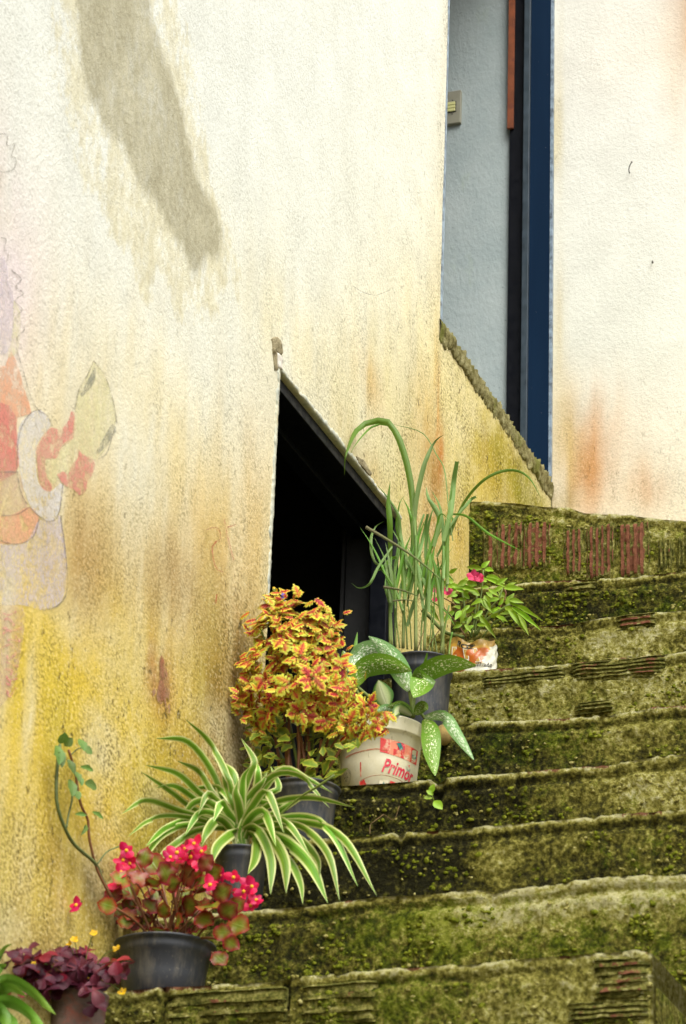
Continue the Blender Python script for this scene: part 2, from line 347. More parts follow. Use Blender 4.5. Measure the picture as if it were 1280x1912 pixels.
px_y = lambda y, z: None
hs_ = zz-(1.5+(np.clip(yy, 3.5, 7.4)-5.1)*.92)+.10*fbm(np.stack([yy*4, zz*1.5, 0*yy+3], 1), 4, 77)
cream = np.stack([np.interp(hs_, [.0, .45, .85, 1.25, 1.9], [K*C(218,202,128)[k], K*C(230,220,172)[k], K*C(242,237,212)[k], K*C(245,245,232)[k], K*C(244,246,238)[k]]) for k in range(3)], 1)
col = cream.copy(); dirt = np.interp(hs_, [.0, .45, .85, 1.25, 1.9], [.95, .85, .50, .20, .06])
nz = fbm(np.stack([yy*2.6, zz*1.2, 0*yy], 1), 4, 3); nz2 = fbm(np.stack([yy*15, zz*3.0, 0*yy+4], 1), 5, 9, .6)
for (px, py, ry, rz, s, cc) in STAINS:
    a, b = w2(px, py); wgt = s*np.exp(-(((yy-a+.06*nz2)/ry)**2+((zz-b+.08*nz)/rz)**2)); wgt = np.clip(wgt*(1+1.1*nz2), 0, 1)[:, None]
    col = col*(1-wgt)+cc*.93*wgt; dirt = np.maximum(dirt, wgt[:, 0]*.9)
pal = np.clip(fbm(np.stack([yy*3.2, zz*4.5, 0*yy+2], 1), 5, 51, .6)*2.2-.15, 0, 1)*dirt
col = col*(1-.75*pal[:, None])+C(236,224,180)*.80*.75*pal[:, None]
brn = np.clip(fbm(np.stack([yy*5, zz*2.4, 0*yy+7], 1), 5, 57, .62)*2.6-.45, 0, 1)*np.clip(dirt*1.5-.5, 0, 1)
col = col*(1-.45*brn[:, None])+C(172,138,72)*.85*.45*brn[:, None]
grn = np.clip(fbm(np.stack([yy*4, zz*3, 0*yy+12], 1), 4, 61)*2.2-.3, 0, 1)*np.clip(dirt*1.5-.5, 0, 1)
col = col*(1-.45*grn[:, None])+C(196,184,84)*.9*.45*grn[:, None]
# worn dirty fringe along the door jamb
fr = np.exp(-((yy-DY0)/.10)**2)*(yy < DY0+.001)*(zz > DZ-.1)*(.55+.3*nz2)
col = col*(1-fr[:, None]*.35)+C(205,180,120)*fr[:, None]*.35; dirt = np.maximum(dirt, fr*.9)
sd1 = inpoly_sd(yy, zz, DAMP); sd2 = inpoly_sd(yy, zz, HALO)
mask = np.stack([np.clip(.52+sd1*7, 0, 1), np.clip(dirt*(1+.35*nz), 0, 1), np.clip(.44+sd2*5, 0, .66)], 1)
xx = XW + .0035*fbm(np.stack([yy*3, zz*3, 0*yy], 1), 3, 21)*np.clip((yy-5.2)/.4, 0, 1)
nzr, nyr = YY.shape; F = []
for i in range(nzr-1):
    zc = .5*(zl[i]+zl[i+1])
    for j in range(nyr-1):
        yc = .5*(yl[j]+yl[j+1])
        if OY0 < yc < OY1 and zc < OZ1: continue
        if DY0 < yc < DY1 and DZ < zc < DTOP: continue
        F.append((i*nyr+j, i*nyr+j+1, (i+1)*nyr+j+1, (i+1)*nyr+j))
side_wall = child('side_wall', mesh(np.stack([xx, yy, zz], 1), F, True, None, {'stain': col, 'mask': mask}), MAT['wall'], house)
TH = .15
# reveals of the two doorways and the rooms behind
def quad(name, pts, mat, par=house): return child(name, mesh(pts, [(0, 1, 2, 3)], False), mat, par)
XI = XW-TH
MAT['reveal'] = M_plain('pale_reveal_plaster', (.42, .40, .33), .9, .25, 18, .3)
child('doorway_reveal', box_me(XI, XW-.006, OY0-.03, OY0-.004, GZ, OZ1+.02), MAT['reveal'], house)
child('lintel', box_me(XI, XW-.007, OY0-.03, OY1+.05, OZ1+.002, OZ1+.12), MAT['reveal'], house)
child('doorway_reveal', box_me(XI, XW-.006, OY1+.004, OY1+.06, GZ, OZ1+.001), MAT['room'], house)
child('doorway_reveal', box_me(XI, XW-.006, DY0-.04, DY0-.004, DZ-.05, DTOP), MAT['reveal'], house)
def room(name, x0, x1, y0, y1, z0, z1, mat, skip=()):
    v = [(x0,y0,z0),(x1,y0,z0),(x1,y1,z0),(x0,y1,z0),(x0,y0,z1),(x1,y0,z1),(x1,y1,z1),(x0,y1,z1)]
    f = dict(floor=(0,1,2,3), ceil=(7,6,5,4), near=(4,5,1,0), far=(6,7,3,2), back=(7,4,0,3))
    return child(name, mesh(v, [f[k] for k in f if k not in skip], False), mat, house)
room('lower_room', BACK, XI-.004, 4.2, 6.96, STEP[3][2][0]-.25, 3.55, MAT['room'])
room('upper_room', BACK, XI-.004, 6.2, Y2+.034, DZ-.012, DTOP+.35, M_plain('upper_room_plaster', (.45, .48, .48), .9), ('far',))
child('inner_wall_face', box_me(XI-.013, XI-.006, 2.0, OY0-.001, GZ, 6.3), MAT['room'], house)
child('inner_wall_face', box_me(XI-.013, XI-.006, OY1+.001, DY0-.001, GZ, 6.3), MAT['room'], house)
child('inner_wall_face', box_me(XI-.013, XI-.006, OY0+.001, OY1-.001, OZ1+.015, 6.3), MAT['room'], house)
# grey blue room wall, facing the door
child('interior_wall', box_me(BACK, XI+.035, Y2+.012, Y2+.03, DZ-.01, DTOP+.3), MAT['greywall'], house)
child('roof_slab', box_me(BACK-.2, XW-.002, 1.95, Y2+.3, 6.3, 6.5), MAT['cement'], house)
child('back_wall', box_me(BACK-.2, BACK-.1, 2.0, Y2+.3, GZ, 6.3), MAT['cement'], house)
child('front_wall', box_me(BACK-.1, XW-.004, 1.98, 2.1, GZ, 6.3), MAT['reveal'], house)
# end wall at the head of the stairs
ex = np.concatenate([np.arange(XW+.002, -.55, .02), np.array([0, 1.0, 2.2])]); ez = np.concatenate([[2.5, 3.0], np.arange(3.35, 5.6, .02), [6.0, 6.3]])
EX, EZ = np.meshgrid(ex, ez); e1, e2 = EX.ravel(), EZ.ravel()
ncol = np.stack([np.interp(e2, [3.4, 4.0, 4.5, 5.4], [K*C(228,206,164)[k], K*C(244,236,216)[k], K*C(244,244,232)[k], K*C(248,247,238)[k]]) for k in range(3)], 1); nd = np.interp(e2, [3.4, 3.9, 4.3, 4.9], [.8, .45, .15, .05])
m1 = fbm(np.stack([e1*38, e2*3.0, 0*e1], 1), 4, 5, .65)
for (px, py, rx, rz, s, cc) in [(1095,880,.06,.16,.8,C(200,140,85)),(1120,830,.12,.2,.45,C(215,165,115)),(1055,830,.05,.25,.6,C(215,185,120)),(1180,900,.10,.10,.35,C(210,160,110)),(1220,920,.05,.06,.4,C(205,165,130)),(1045,940,.05,.05,.7,C(150,130,80)),(1040,250,.018,.3,.55,C(220,200,140)),(1040,600,.02,.3,.5,C(222,200,140)),(1320,-20,.12,.26,1.5,C(176,112,44)),(1300,120,.10,.30,.35,C(240,200,150)),(1200,60,.25,.25,.22,C(245,222,190))]:  # closing entries: orange blur in the top corner, painted into the wall colour
    q = onY(px, py, Y2); wgt = np.clip(s*np.exp(-(((e1-q.x+.012*m1)/rx)**2+((e2-q.z)/rz)**2))*(1+1.3*m1*(py > 100)), 0, 1)[:, None]; ncol = ncol*(1-wgt)+cc*.86*wgt; nd = np.maximum(nd, wgt[:, 0]*.55*(py > 100))
em = np.stack([0*e1, np.clip(nd, 0, 1), 0*e1], 1)
MAT['endwall'] = M_wall('pale_end_plaster', .8, .03)
child('end_wall', mesh(np.stack([e1, Y2+.003*fbm(np.stack([e1*3, e2*3, 0*e1+7], 1), 3, 2), e2], 1), grid_faces(len(ez), len(ex)), True, None, {'stain': ncol, 'mask': em}), MAT['endwall'], house)
child('end_wall_core', box_me(XW-.02, 2.2, Y2+.04, Y2+.2, GZ, 6.29), MAT['reveal'], house)

# navy steel door frame on the far jamb of the upper doorway
def jx(px, py, Y): return onY(px, py, Y).x
df = child('door_frame', box_me(jx(988, 450, DY1), XW-.004, DY1-.004, DY1+.010, DZ-.03, DTOP, .0015), MAT['navy'], house)
child('frame_rebate', box_me(jx(976.5, 450, DY1), jx(988.3, 450, DY1), DY1-.016, DY1+.009, DZ-.03, DTOP, .0015), M_plain('grey_blue_steel', (.030, .045, .060), .45, .3, 20, .05), df)
child('frame_rebate', box_me(jx(948.5, 450, DY1+.006), jx(977, 450, DY1), DY1+.006, DY1+.018, DZ-.03, DTOP), MAT['navy_dark'], df)
child('frame_edge', box_me(XW-.006, XW+.003, DY1-.006, DY1+.008, DZ-.06, DTOP), MAT['blue_edge'], df)
child('near_frame_edge', box_me(XW-.03, XW+.002, DY0-.002, DY0+.012, DZ-.01, DTOP), MAT['blue_edge'], df)
q0, q1 = onY(949, 0, DY1), onY(960, 240, DY1)
child('primed_strip', box_me(jx(948.5, 120, DY1), jx(959.5, 120, DY1), DY1-.006, DY1+.005, q1.z, q0.z+.35, .001), MAT['primer'], df)
# low doorway: pale worn edge on the near jamb, dark steel head and far jamb
lf = child('low_door_frame', box_me(XW-.09, XW-.012, OY0+.012, OY1-.004, OZ1-.034, OZ1-.002, .002), MAT['navy_dark'], house)
child('frame_head_lip', box_me(XW-.13, XW-.085, OY0+.010, OY1-.004, OZ1-.050, OZ1-.006, .002), MAT['navy_dark'], lf)
child('frame_jamb', box_me(XW-.062, XW-.014, OY1-.045, OY1-.002, GZ, OZ1-.036, .002), MAT['navy_dark'], lf)
t = NT('chalky_worn_edge'); P = t.obj(); c = t.ramp(t.noise(t.mapv(P, (1, 1, .3)), 40, 5, .7), [(.35, (.34, .36, .32)), (.55, (.52, .51, .40)), (.75, (.46, .38, .20))]); MAT['chalk'] = t.done(c, .8, t.bump(t.noise(P, 90, 4), .4, .004), .2)
def rough_strip(name, p0, p1, across, w0, proud, mat, seed, n=220):
    # ragged strip of worn plaster along an edge of the opening: width w0 along 'across', rounded over the arris
    V = []; p0, p1, ac = Vector(p0), Vector(p1), Vector(across)
    for k in range(n):
        p = lerp(p0, p1, k/(n-1))
        for (a, x) in ((1.0, -.004), (.8, proud*.7), (.4, proud), (.0, proud*.7), (-.05, -.006), (-.05, -.03)): V.append(p+ac*(w0*a)+Vector((x, 0, 0)))
    A = np.array([tuple(v) for v in V]); w_ = np.tile(np.array([1, .8, .5, .15, 0, 0]), n); a1 = fbm(A*28, 4, seed, .6); a2 = fbm(A*110, 3, seed+2)
    for c_ in range(3): A[:, c_] += ac[c_]*w0*(.9*a1+.4*a2)*w_
    A[:, 0] += .0025*a2+.002*a1
    return child(name, mesh(A, grid_faces(n, 6)), mat, house)
rough_strip('jamb_edge', (XW, OY0, onX(500, 1170).z), (XW, OY0, OZ1+.004), (0, -1, 0), .017, .0035, MAT['chalk'], 91)
rough_strip('head_edge', (XW, OY0, OZ1), (XW, OY1+.01, OZ1), (0, 0, 1), .014, .0035, MAT['chalk'], 93)
# broken plaster patch over the corner of the low doorway
def lump(name, polypx, mat, par, dep=.012, seed=0, Xp=XW):
    pts = [onX(a, b, Xp) for a, b in polypx]; c = sum(pts, Vector())/len(pts); ring = []
    P2 = []; 
    for k, p in enumerate(pts):
        nx = pts[(k+1) % len(pts)]
        for s in range(4): P2.append(lerp(p, nx, s/4))
    V = []; n = len(P2)
    for lv, (sc_, d) in enumerate([(1.0, -.006), (.97, dep*.6), (.8, dep), (.5, dep*.8), (.2, dep*1.1)]):
        for p in P2: V.append(c+(p-c)*sc_+Vector((d, 0, 0)))
    V.append(c+Vector((dep, 0, 0))); A = np.array([tuple(v) for v in V]); nn = fbm(A*70, 4, seed); A[:, 0] += nn*dep*.7; A[:, 1] += fbm(A*60+9, 3, seed+3)*.006; A[:, 2] += fbm(A*60+5, 3, seed+5)*.006
    F = grid_faces(5, n, 0, True)+[(4*n+j, 4*n+(j+1) % n, 5*n) for j in range(n)]
    return child(name, mesh(A, F), mat, par)
t = NT('exposed_render'); P = t.obj(); c = t.ramp(t.noise(P, 60, 6, .7), [(.3, (.16, .13, .07)), (.55, (.34, .29, .18)), (.8, (.46, .41, .28))]); MAT['render'] = t.done(c, .95, t.bump(t.noise(P, 150, 5, .7), .8, .006), .1)
lump('broken_plaster', [(504,634),(512,628),(520,634),(525,654),(523,666),(515,660),(508,660)], MAT['render'], house, .006, 1)
lump('broken_plaster', [(506,650),(514,655),(517,690),(512,695)], MAT['render'], house, .004, 2)
lump('white_filler', [(515,660),(524,670),(525,690),(517,686)], M_plain('white_filler_paste', (.62, .58, .52), .9), house, .006, 3)
lump('broken_plaster', [(664,852),(676,858),(692,884),(688,890),(676,876),(666,866)], MAT['render'], house, .006, 4)
# crumbled cement threshold
ny, ns = 320, 16; V = []; zb = onX(822, 648).z
prof = [(-.16, 0), (-.06, 0), (-.014, .001), (-.002, .0), (.004, -.003), (.005, -.010), (.006, -.018), (.006, -.026), (.005, -.034), (.005, -.042), (.004, -.050), (.003, -.056), (.002, -.062), (-.006, -.066), (-.012, -.070)]
for k in range(ny):
    y = lerp(DY0-.012, Y2-.003, k/(ny-1))
    for (dx, dz) in prof: V.append((XW+dx, y, DZ+dz))
A = np.array(V); s1 = fbm(A*np.array([9, 14, 9]), 4, 31); s2 = fbm(A*np.array([45, 60, 45]), 4, 33)
low = np.clip((DZ-A[:, 2])/.07, 0, 1)**2; out = np.clip((A[:, 0]-(XW-.02))/.02, 0, 1)
s3 = fbm(A*np.array([120, 170, 120]), 3, 35); s4 = np.abs(fbm(A*np.array([20, 26, 20]), 4, 37, .6))
A[:, 0] += np.clip(out*(.002+.004*s1+.007*s2+.006*s3-.018*np.clip(.10-s4, 0, .1)*8*low), -.010, .02); A[:, 2] += low*(.034*s1+.020*s2)+.012*(s2+.5*s3)*np.exp(-((A[:, 2]-DZ)/.02)**2)*out
child('threshold', mesh(A, grid_faces(ny, len(prof)), True), MAT['cement'], house)

# --- faded chalk painting on the wall
MURAL = {}
def M_paint(col, cover):
    t = NT('faded_wall_paint'); P = t.obj(); n = t.noise(P, 120, 4, .75); n2 = t.noise(t.mapv(P, (1, 1, .6)), 16, 5, .6)
    t.done(t.mix(t.ramp(n2, [(.3, 0.0), (.7, .35)]), col, (.72, .66, .50)), .95, t.bump(t.noise(P, 220, 3, .7), .4, .005), .1)
    n3 = t.noise(P, 34, 8, .75); al = t.math('MULTIPLY', t.math('MULTIPLY', t.ramp(n3, [(.38, .15), (.52, 1.0)]), t.ramp(n, [(.28, .25), (.55, 1.0)])), t.math('MULTIPLY', t.ramp(n2, [(.25, 1.0), (.75, .55)]), cover))
    t.put(t.b.inputs['Alpha'], al); return t.m
PM = dict(orange=M_paint(tuple(C(248,178,140)*.84), 0.92), pink=M_paint(tuple(C(236,140,132)*.84), 0.85), white=M_paint(tuple(C(240,238,244)*.86), 0.72), cream=M_paint(tuple(C(248,244,186)*.84), 0.55), lilac=M_paint(tuple(C(228,218,236)*.84), 0.6), rose=M_paint(tuple(C(226,190,168)*.8), 0.56), grey=M_paint(tuple(C(130,138,140)*.7), .7), line=M_paint(tuple(C(120,115,112)*.6), .75), red=M_paint(tuple(C(200,50,40)*.7), .75))
mural = child('wall_painting', mesh([(XW+.0045,4.6,2.4),(XW+.0045,4.602,2.4),(XW+.0045,4.602,2.402)], [(0,1,2)]), PM['line'], house)
_lay = [0]
def paint(pts, key, parent=None):
    _lay[0] += 1; d = (.0010 if pts[0][0] < 300 else .0045)+.00004*_lay[0]
    if len(pts) > 4: 
        pp = smooth_path([Vector((a, b, 0)) for a, b in pts]+[Vector((pts[0][0], pts[0][1], 0))], len(pts)*3)[:-1]; pts = [(p.x, p.y) for p in pp]
    V = [onX(a, b)+Vector((d, 0, 0)) for a, b in pts]
    from mathutils.geometry import tessellate_polygon
    F = [tuple(f) for f in tessellate_polygon([[Vector((v.y, v.z, 0)) for v in V]])]
    return child('paint_patch', mesh(V, F, False), PM[key], parent or mural)
def stroke(pts, key='line', wpx=2.2, n=24):
    _lay[0] += 1; d = (.0010 if pts[0][0] < 300 else .0045)+.00004*_lay[0]
    P = smooth_path([Vector((a, b, 0)) for a, b in pts], n) if len(pts) > 2 else [Vector((*pts[0], 0)), Vector((*pts[1], 0))]; V = []
    for k, p in enumerate(P):
        tn = (P[min(k+1, len(P)-1)]-P[max(0, k-1)]); tn = tn.normalized() if tn.length else Vector((1, 0, 0)); s = Vector((-tn.y, tn.x, 0))*(wpx*.5*(.6+.6*random.random()))
        for q in (p+s, p-s): V.append(onX(q.x, q.y)+Vector((d, 0, 0)))
    return child('paint_line', mesh(V, grid_faces(len(P), 2), False), PM[key], mural)
paint([(-40,640),(2,690),(20,655),(38,700),(48,740),(60,770),(30,785),(32,880),(-40,880)], 'orange')
paint([(-40,740),(20,760),(30,800),(30,880),(-40,885)], 'pink')
paint([(-40,882),(34,882),(44,930),(54,948),(20,962),(-40,962)], 'rose')
paint([(-40,962),(15,963),(55,946),(72,966),(66,995),(48,1012),(20,1016),(-40,1008)], 'orange')
paint([(-40,1010),(20,1017),(50,1010),(72,970),(90,972),(110,962),(118,1000),(124,1050),(120,1105),(108,1130),(80,1139),(40,1130),(-40,1120)], 'lilac')
paint([(30,830),(34,800),(45,780),(70,766),(84,772),(94,795),(84,806),(66,838),(70,900),(92,918),(112,902),(118,912),(108,958),(92,973),(76,966),(56,946),(40,900)], 'white')
paint([(66,838),(84,808),(96,798),(112,802),(128,782),(132,767),(138,772),(139,800),(134,820),(112,838),(104,856),(84,858),(86,890),(96,905),(92,918),(74,905)], 'pink')
paint([(84,858),(104,856),(116,830),(134,820),(140,838),(130,880),(112,890),(96,905),(86,885)], 'cream')
paint([(105,886),(118,880),(126,888),(132,870),(144,856),(146,838),(152,848),(170,855),(176,868),(172,885),(162,900),(160,915),(148,925),(138,915),(118,905)], 'pink')
paint([(138,772),(146,730),(160,705),(174,674),(196,705),(210,745),(216,780),(200,830),(178,858),(150,845),(136,822)], 'cream')
paint([(148,738),(168,700),(176,686),(178,700),(170,722),(150,742)], 'grey'); paint([(176,848),(192,818),(208,792),(216,804),(200,828),(184,846)], 'grey')
paint([(-40,470),(8,480),(14,520),(26,560),(24,620),(10,660),(-40,650)], 'lilac'); paint([(24,560),(36,580),(36,640),(28,662),(14,668),(22,620)], 'cream')
paint([(-40,1120),(20,1130),(46,1140),(40,1200),(30,1260),(8,1310),(-40,1330)], 'rose'); None
stroke([(28,645),(44,700),(58,745),(72,768),(86,775),(96,796)]); stroke([(30,882),(32,830),(40,795),(58,770),(76,765)]); stroke([(30,880),(40,925),(62,955),(90,974),(108,960),(116,905)]); stroke([(112,962),(122,1040),(124,1100),(108,1130),(78,1140)], 'line', 3); stroke([(174,674),(196,705),(210,750),(217,790)]); stroke([(138,766),(146,728),(162,700),(174,674)], 'line', 3)
stroke([(-5,252),(12,252),(12,272),(26,270),(20,292),(28,296),(24,316),(4,322),(-5,318)], 'line', 2.2, 40); stroke([(0,444),(10,448),(6,466),(14,470),(12,488)], 'line', 2)
stroke([(20,505),(38,522),(28,536),(42,548),(26,562),(40,578),(28,594),(44,614),(30,632),(40,650)], 'line', 2.2, 50); stroke([(0,963),(30,960),(56,945)]); stroke([(-5,1008),(30,1016),(60,1002),(72,968)]); stroke([(-5,882),(34,881)]); stroke([(180,858),(198,845),(212,800)])
for a in ([(414,970),(420,1000),(432,1046)], [(380,990),(400,985),(408,1005),(392,1020),(398,1060),(412,1068)], [(420,985),(436,980)], [(400,1110),(398,1128)]): stroke(a, 'red', 2.4, 12)
PM['rust'] = M_paint(tuple(C(168,104,74)*.75), 1.0); PM['blush'] = M_paint(tuple(C(236,140,140)*.8), .7)
paint([(296,1232),(301,1222),(306,1240),(312,1262),(315,1290),(313,1308),(308,1300),(309,1330),(304,1306),(298,1316),(290,1300),(296,1270)], 'rust')
paint([(308,1318),(312,1312),(313,1330),(309,1334)], 'rust'); paint([(282,1290),(287,1284),(289,1294),(284,1300)], 'rust')
for k in range(12):
    y = 1145+k*13; stroke([(random.uniform(0, 12), y), (random.uniform(14, 22), y+random.uniform(-8, 14)), (random.uniform(26, 40)-.08*(y-1145), y+random.uniform(-6, 16))], 'blush', random.uniform(3, 6), 8)
# hairline crack
stroke([(655,535),(672,546),(695,552),(715,546),(724,542)], 'line', 1.4, 20)

# ------------------------------------------------------------------ stairs
stair = empty('staircase', (-1.6, STEP[0][0], GZ), 'mossy uneven brick and mortar steps climbing along the cream wall', 'stairs')
TONES = [  # per step: base tone, base moss, then blobs (px, py, rx, rz, d_tone, d_moss)
 (.40,.42,[(420,1880,.3,.1,-.08,.05),(800,1870,.2,.1,.05,.15),(1120,1820,.15,.05,.12,-.2),(1100,1900,.2,.05,.12,-.2),(1000,1790,.3,.02,.1,-.1)]),
 (.36,.48,[(560,1760,.25,.1,-.10,-.05),(760,1740,.25,.08,.02,.25),(980,1700,.25,.05,.22,.0),(1200,1660,.2,.05,.25,-.1),(900,1700,.1,.05,.18,0),(1150,1750,.2,.05,-.02,.15)]),
 (.24,.28,[(700,1610,.45,.1,-.14,-.1),(930,1610,.05,.06,.32,-.3),(1000,1590,.1,.06,.15,.1),(1180,1570,.2,.08,.14,.15),(640,1640,.2,.05,-.08,0)]),
 (.24,.30,[(760,1500,.36,.08,-.14,.0),(900,1480,.1,.06,-.06,0),(1080,1480,.15,.06,.15,.1),(1200,1460,.15,.06,.26,-.05),(1260,1500,.1,.06,.2,-.1)]),
 (.24,.40,[(900,1400,.1,.06,-.08,.1),(1000,1390,.12,.06,.0,.2),(1180,1370,.15,.05,.2,.0),(1120,1390,.1,.05,.1,.05)]),
 (.50,.26,[(930,1300,.1,.05,.08,-.1),(1100,1300,.15,.04,.0,.1),(1220,1280,.1,.05,.12,-.1),(900,1330,.1,.03,.05,0)]),
 (.42,.32,[(960,1200,.08,.06,-.16,.15),(1020,1230,.1,.04,-.02,.1),(1120,1200,.1,.04,.20,-.2),(1240,1170,.08,.04,.2,-.15),(1180,1230,.1,.03,.14,0)]),
 (.24,.42,[(1000,1120,.1,.05,-.04,.1),(1100,1120,.1,.05,-.04,.1),(1150,1090,.05,.04,.14,.05),(1240,1110,.1,.05,-.02,.1)]),
 (.38,.42,[(900,1000,.08,.1,-.12,.1),(1040,1000,.03,.15,.05,.1),(1100,960,.15,.04,.10,.05),(1230,990,.08,.05,.15,.05),(1040,1060,.2,.03,.18,-.2),(940,940,.1,.03,-.05,.1),(1200,1070,.12,.03,.2,-.2)])]
RED = [[(235,395),(740,800),(1040,1060),(1190,1212)], [(640,660)], [(1160,1240),(790,815)], [(980,1045),(1080,1140)], [(1000,1062),(1200,1300)], [(905,960),(1075,1240)], [(960,1070),(1150,1215)], [(1005,1100),(1215,1260)], []]
GAPS = [[(302,4,1.0),(537,4,1.0)], [(745,4,.5)], [(744,5,.7),(1215,4,.5)], [(816,9,1.0),(955,5,.5)], [(1120,5,.4)], [(1060,5,.5)], [(1090,5,.4)], [], []]
def make_step(i, xl, xr, zbot, dx=.0075):
    Y, ex_, ez_ = STEP[i]; nx = int((xr-xl)/dx)+1; X = np.linspace(xl, xr, nx); Zt = np.interp(X, ex_, ez_)
    Yn = STEP[i+1][0]+.05 if i+1 < len(STEP) else Y2+.02
    hr = Zt.mean()-zbot; nr = max(10, int(hr/.0075)); prof = []
    for k in range(nr): prof.append(('r', k/(nr-1)))
    for k, d in enumerate([.006, .016, .03, .05, .08, .14, .25, 1.0]): prof.append(('t', d))
    V = []; R = []; TT = []
    for kind, s in prof:
        for x, z in zip(X, Zt):
            if kind == 'r': V.append((x, Y, zbot+(z-zbot)*s)); R.append(1.0); TT.append(z-(zbot+(z-zbot)*s))
            else: V.append((x, min(Yn, Y+s) if s < 1 else Yn, z)); R.append(0.0); TT.append(0.0)
    A = np.array(V); R = np.array(R); TT = np.array(TT); B = A*np.array([1, .6, 1])
    n1 = fbm(B*9, 4, 40+i); n2 = fbm(B*34, 4, 60+i, .6); n3 = fbm(B*95, 3, 80+i, .6)
    edge = np.exp(-(TT/.014)**2)
    A[:, 1] -= R*(.010*n1+.008*n2+.006*n3) - R*edge*.006
    A[:, 2] += (1-R)*(.003*n2+.002*n3)*np.clip((A[:, 1]-Y)/.02, 0, 1) + edge*R*(.002*n2+.002*n3)
    # horizontal lip under the worn nosing
    A[:, 1] += R*(.016*np.exp(-((TT-.026)/.009)**2)+.006*np.clip((TT-.03)/.05, 0, 1))*np.clip(.75+.6*n1, .2, 1)
    bt, bm_, blobs = TONES[i]; tone = np.full(len(A), bt+(.05,.06,-.02,-.01,.02,.07,.06,.03,.07)[i]); ms = np.full(len(A), bm_)
    for (px, py, rx, rz, a, b) in blobs:
        q = onY(px, py, Y); g = np.exp(-(((A[:, 0]-q.x)/rx)**2+((A[:, 2]-q.z)/rz)**2)); tone += a*g*1.3; ms += b*g
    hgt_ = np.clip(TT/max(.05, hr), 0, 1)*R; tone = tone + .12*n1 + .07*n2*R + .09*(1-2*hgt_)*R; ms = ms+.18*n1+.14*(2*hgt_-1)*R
    # pale worn arris along the tread edge; shade under the lip painted below it
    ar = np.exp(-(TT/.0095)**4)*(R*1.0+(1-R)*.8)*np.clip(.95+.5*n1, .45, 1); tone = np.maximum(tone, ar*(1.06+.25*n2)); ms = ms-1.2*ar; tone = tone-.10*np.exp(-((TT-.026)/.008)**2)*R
    red = np.zeros(len(A))
    for (a, b) in RED[i]:
        x0, x1 = onY(a, EDGE[i][1][3][1], Y).x, onY(b, EDGE[i][1][3][1], Y).x
        red = np.maximum(red, ((A[:, 0] > x0) & (A[:, 0] < x1))*np.exp(-(np.abs(TT)/.012)**2)*.66)
    for (gx, gw, dp) in GAPS[i]:
        x0 = onY(gx, EDGE[i][1][3][1], Y).x; wv = np.exp(-((A[:, 0]-x0-.012*n2-.02*n1)/(gw*.0010))**2)*R*np.exp(-np.maximum(0, TT-.04)/.05)*np.clip(.7+.8*n2, .1, 1); A[:, 1] += .03*dp*wv; tone -= .35*dp*wv
    F = grid_faces(len(prof), nx)
    # right-hand end closed
    base = len(A); rows = [k*nx+nx-1 for k in range(len(prof))]; m = len(rows)
    S_ = []
    for k in rows: S_.append((xr, max(A[k, 1], Y), A[k, 2]))
    for dz in (zbot,): S_.append((xr, Yn, dz))
    s0 = len(A); A2 = np.concatenate([A, np.array([[xr+.002, Yn, zbot]])]); F.append(tuple(rows+[s0]))
    ext = lambda v: np.concatenate([v, [v[-1]]])
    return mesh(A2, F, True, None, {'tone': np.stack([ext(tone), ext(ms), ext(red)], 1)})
steps = []
for i in range(9):
    xr = XR_LOW if i == 0 else XR; zb = (STEP[i-1][2][3]-.04) if i > 1 else STEP[0][2][3]-.34
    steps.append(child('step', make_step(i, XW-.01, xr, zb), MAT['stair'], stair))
ICO_V, ICO_F = [], []
def _ico():
    import bmesh
    bm = bmesh.new(); bmesh.ops.create_icosphere(bm, subdivisions=1, radius=1); bm.verts.ensure_lookup_table()
    v = np.array([tuple(x.co) for x in bm.verts]); f = [tuple(x.index for x in q.verts) for q in bm.faces]; bm.free(); return v, f
ICO_V, ICO_F = _ico()
t = NT('moss_cushion'); P = t.obj(); n = t.noise(P, 120, 4, .7); n_ = t.noise(P, 17, 4, .6)
c = t.ramp(t.math('ADD', t.math('MULTIPLY', n, .6), t.math('MULTIPLY', n_, .4)), [(.34, (.030, .038, .004)), (.46, (.090, .108, .008)), (.56, (.19, .205, .020)), (.68, (.32, .32, .07))]); MAT['moss'] = t.done(c, .98, t.bump(t.noise(P, 400, 3), .8, .006), .05)
t = NT('crumbled_mortar'); P = t.obj(); n = t.noise(P, 90, 4, .7); c = t.ramp(n, [(.3, (.07, .062, .014)), (.5, (.24, .215, .06)), (.7, (.46, .42, .18))]); MAT['crumb'] = t.done(c, .97, t.bump(t.noise(P, 300, 3), .7, .005), .08)
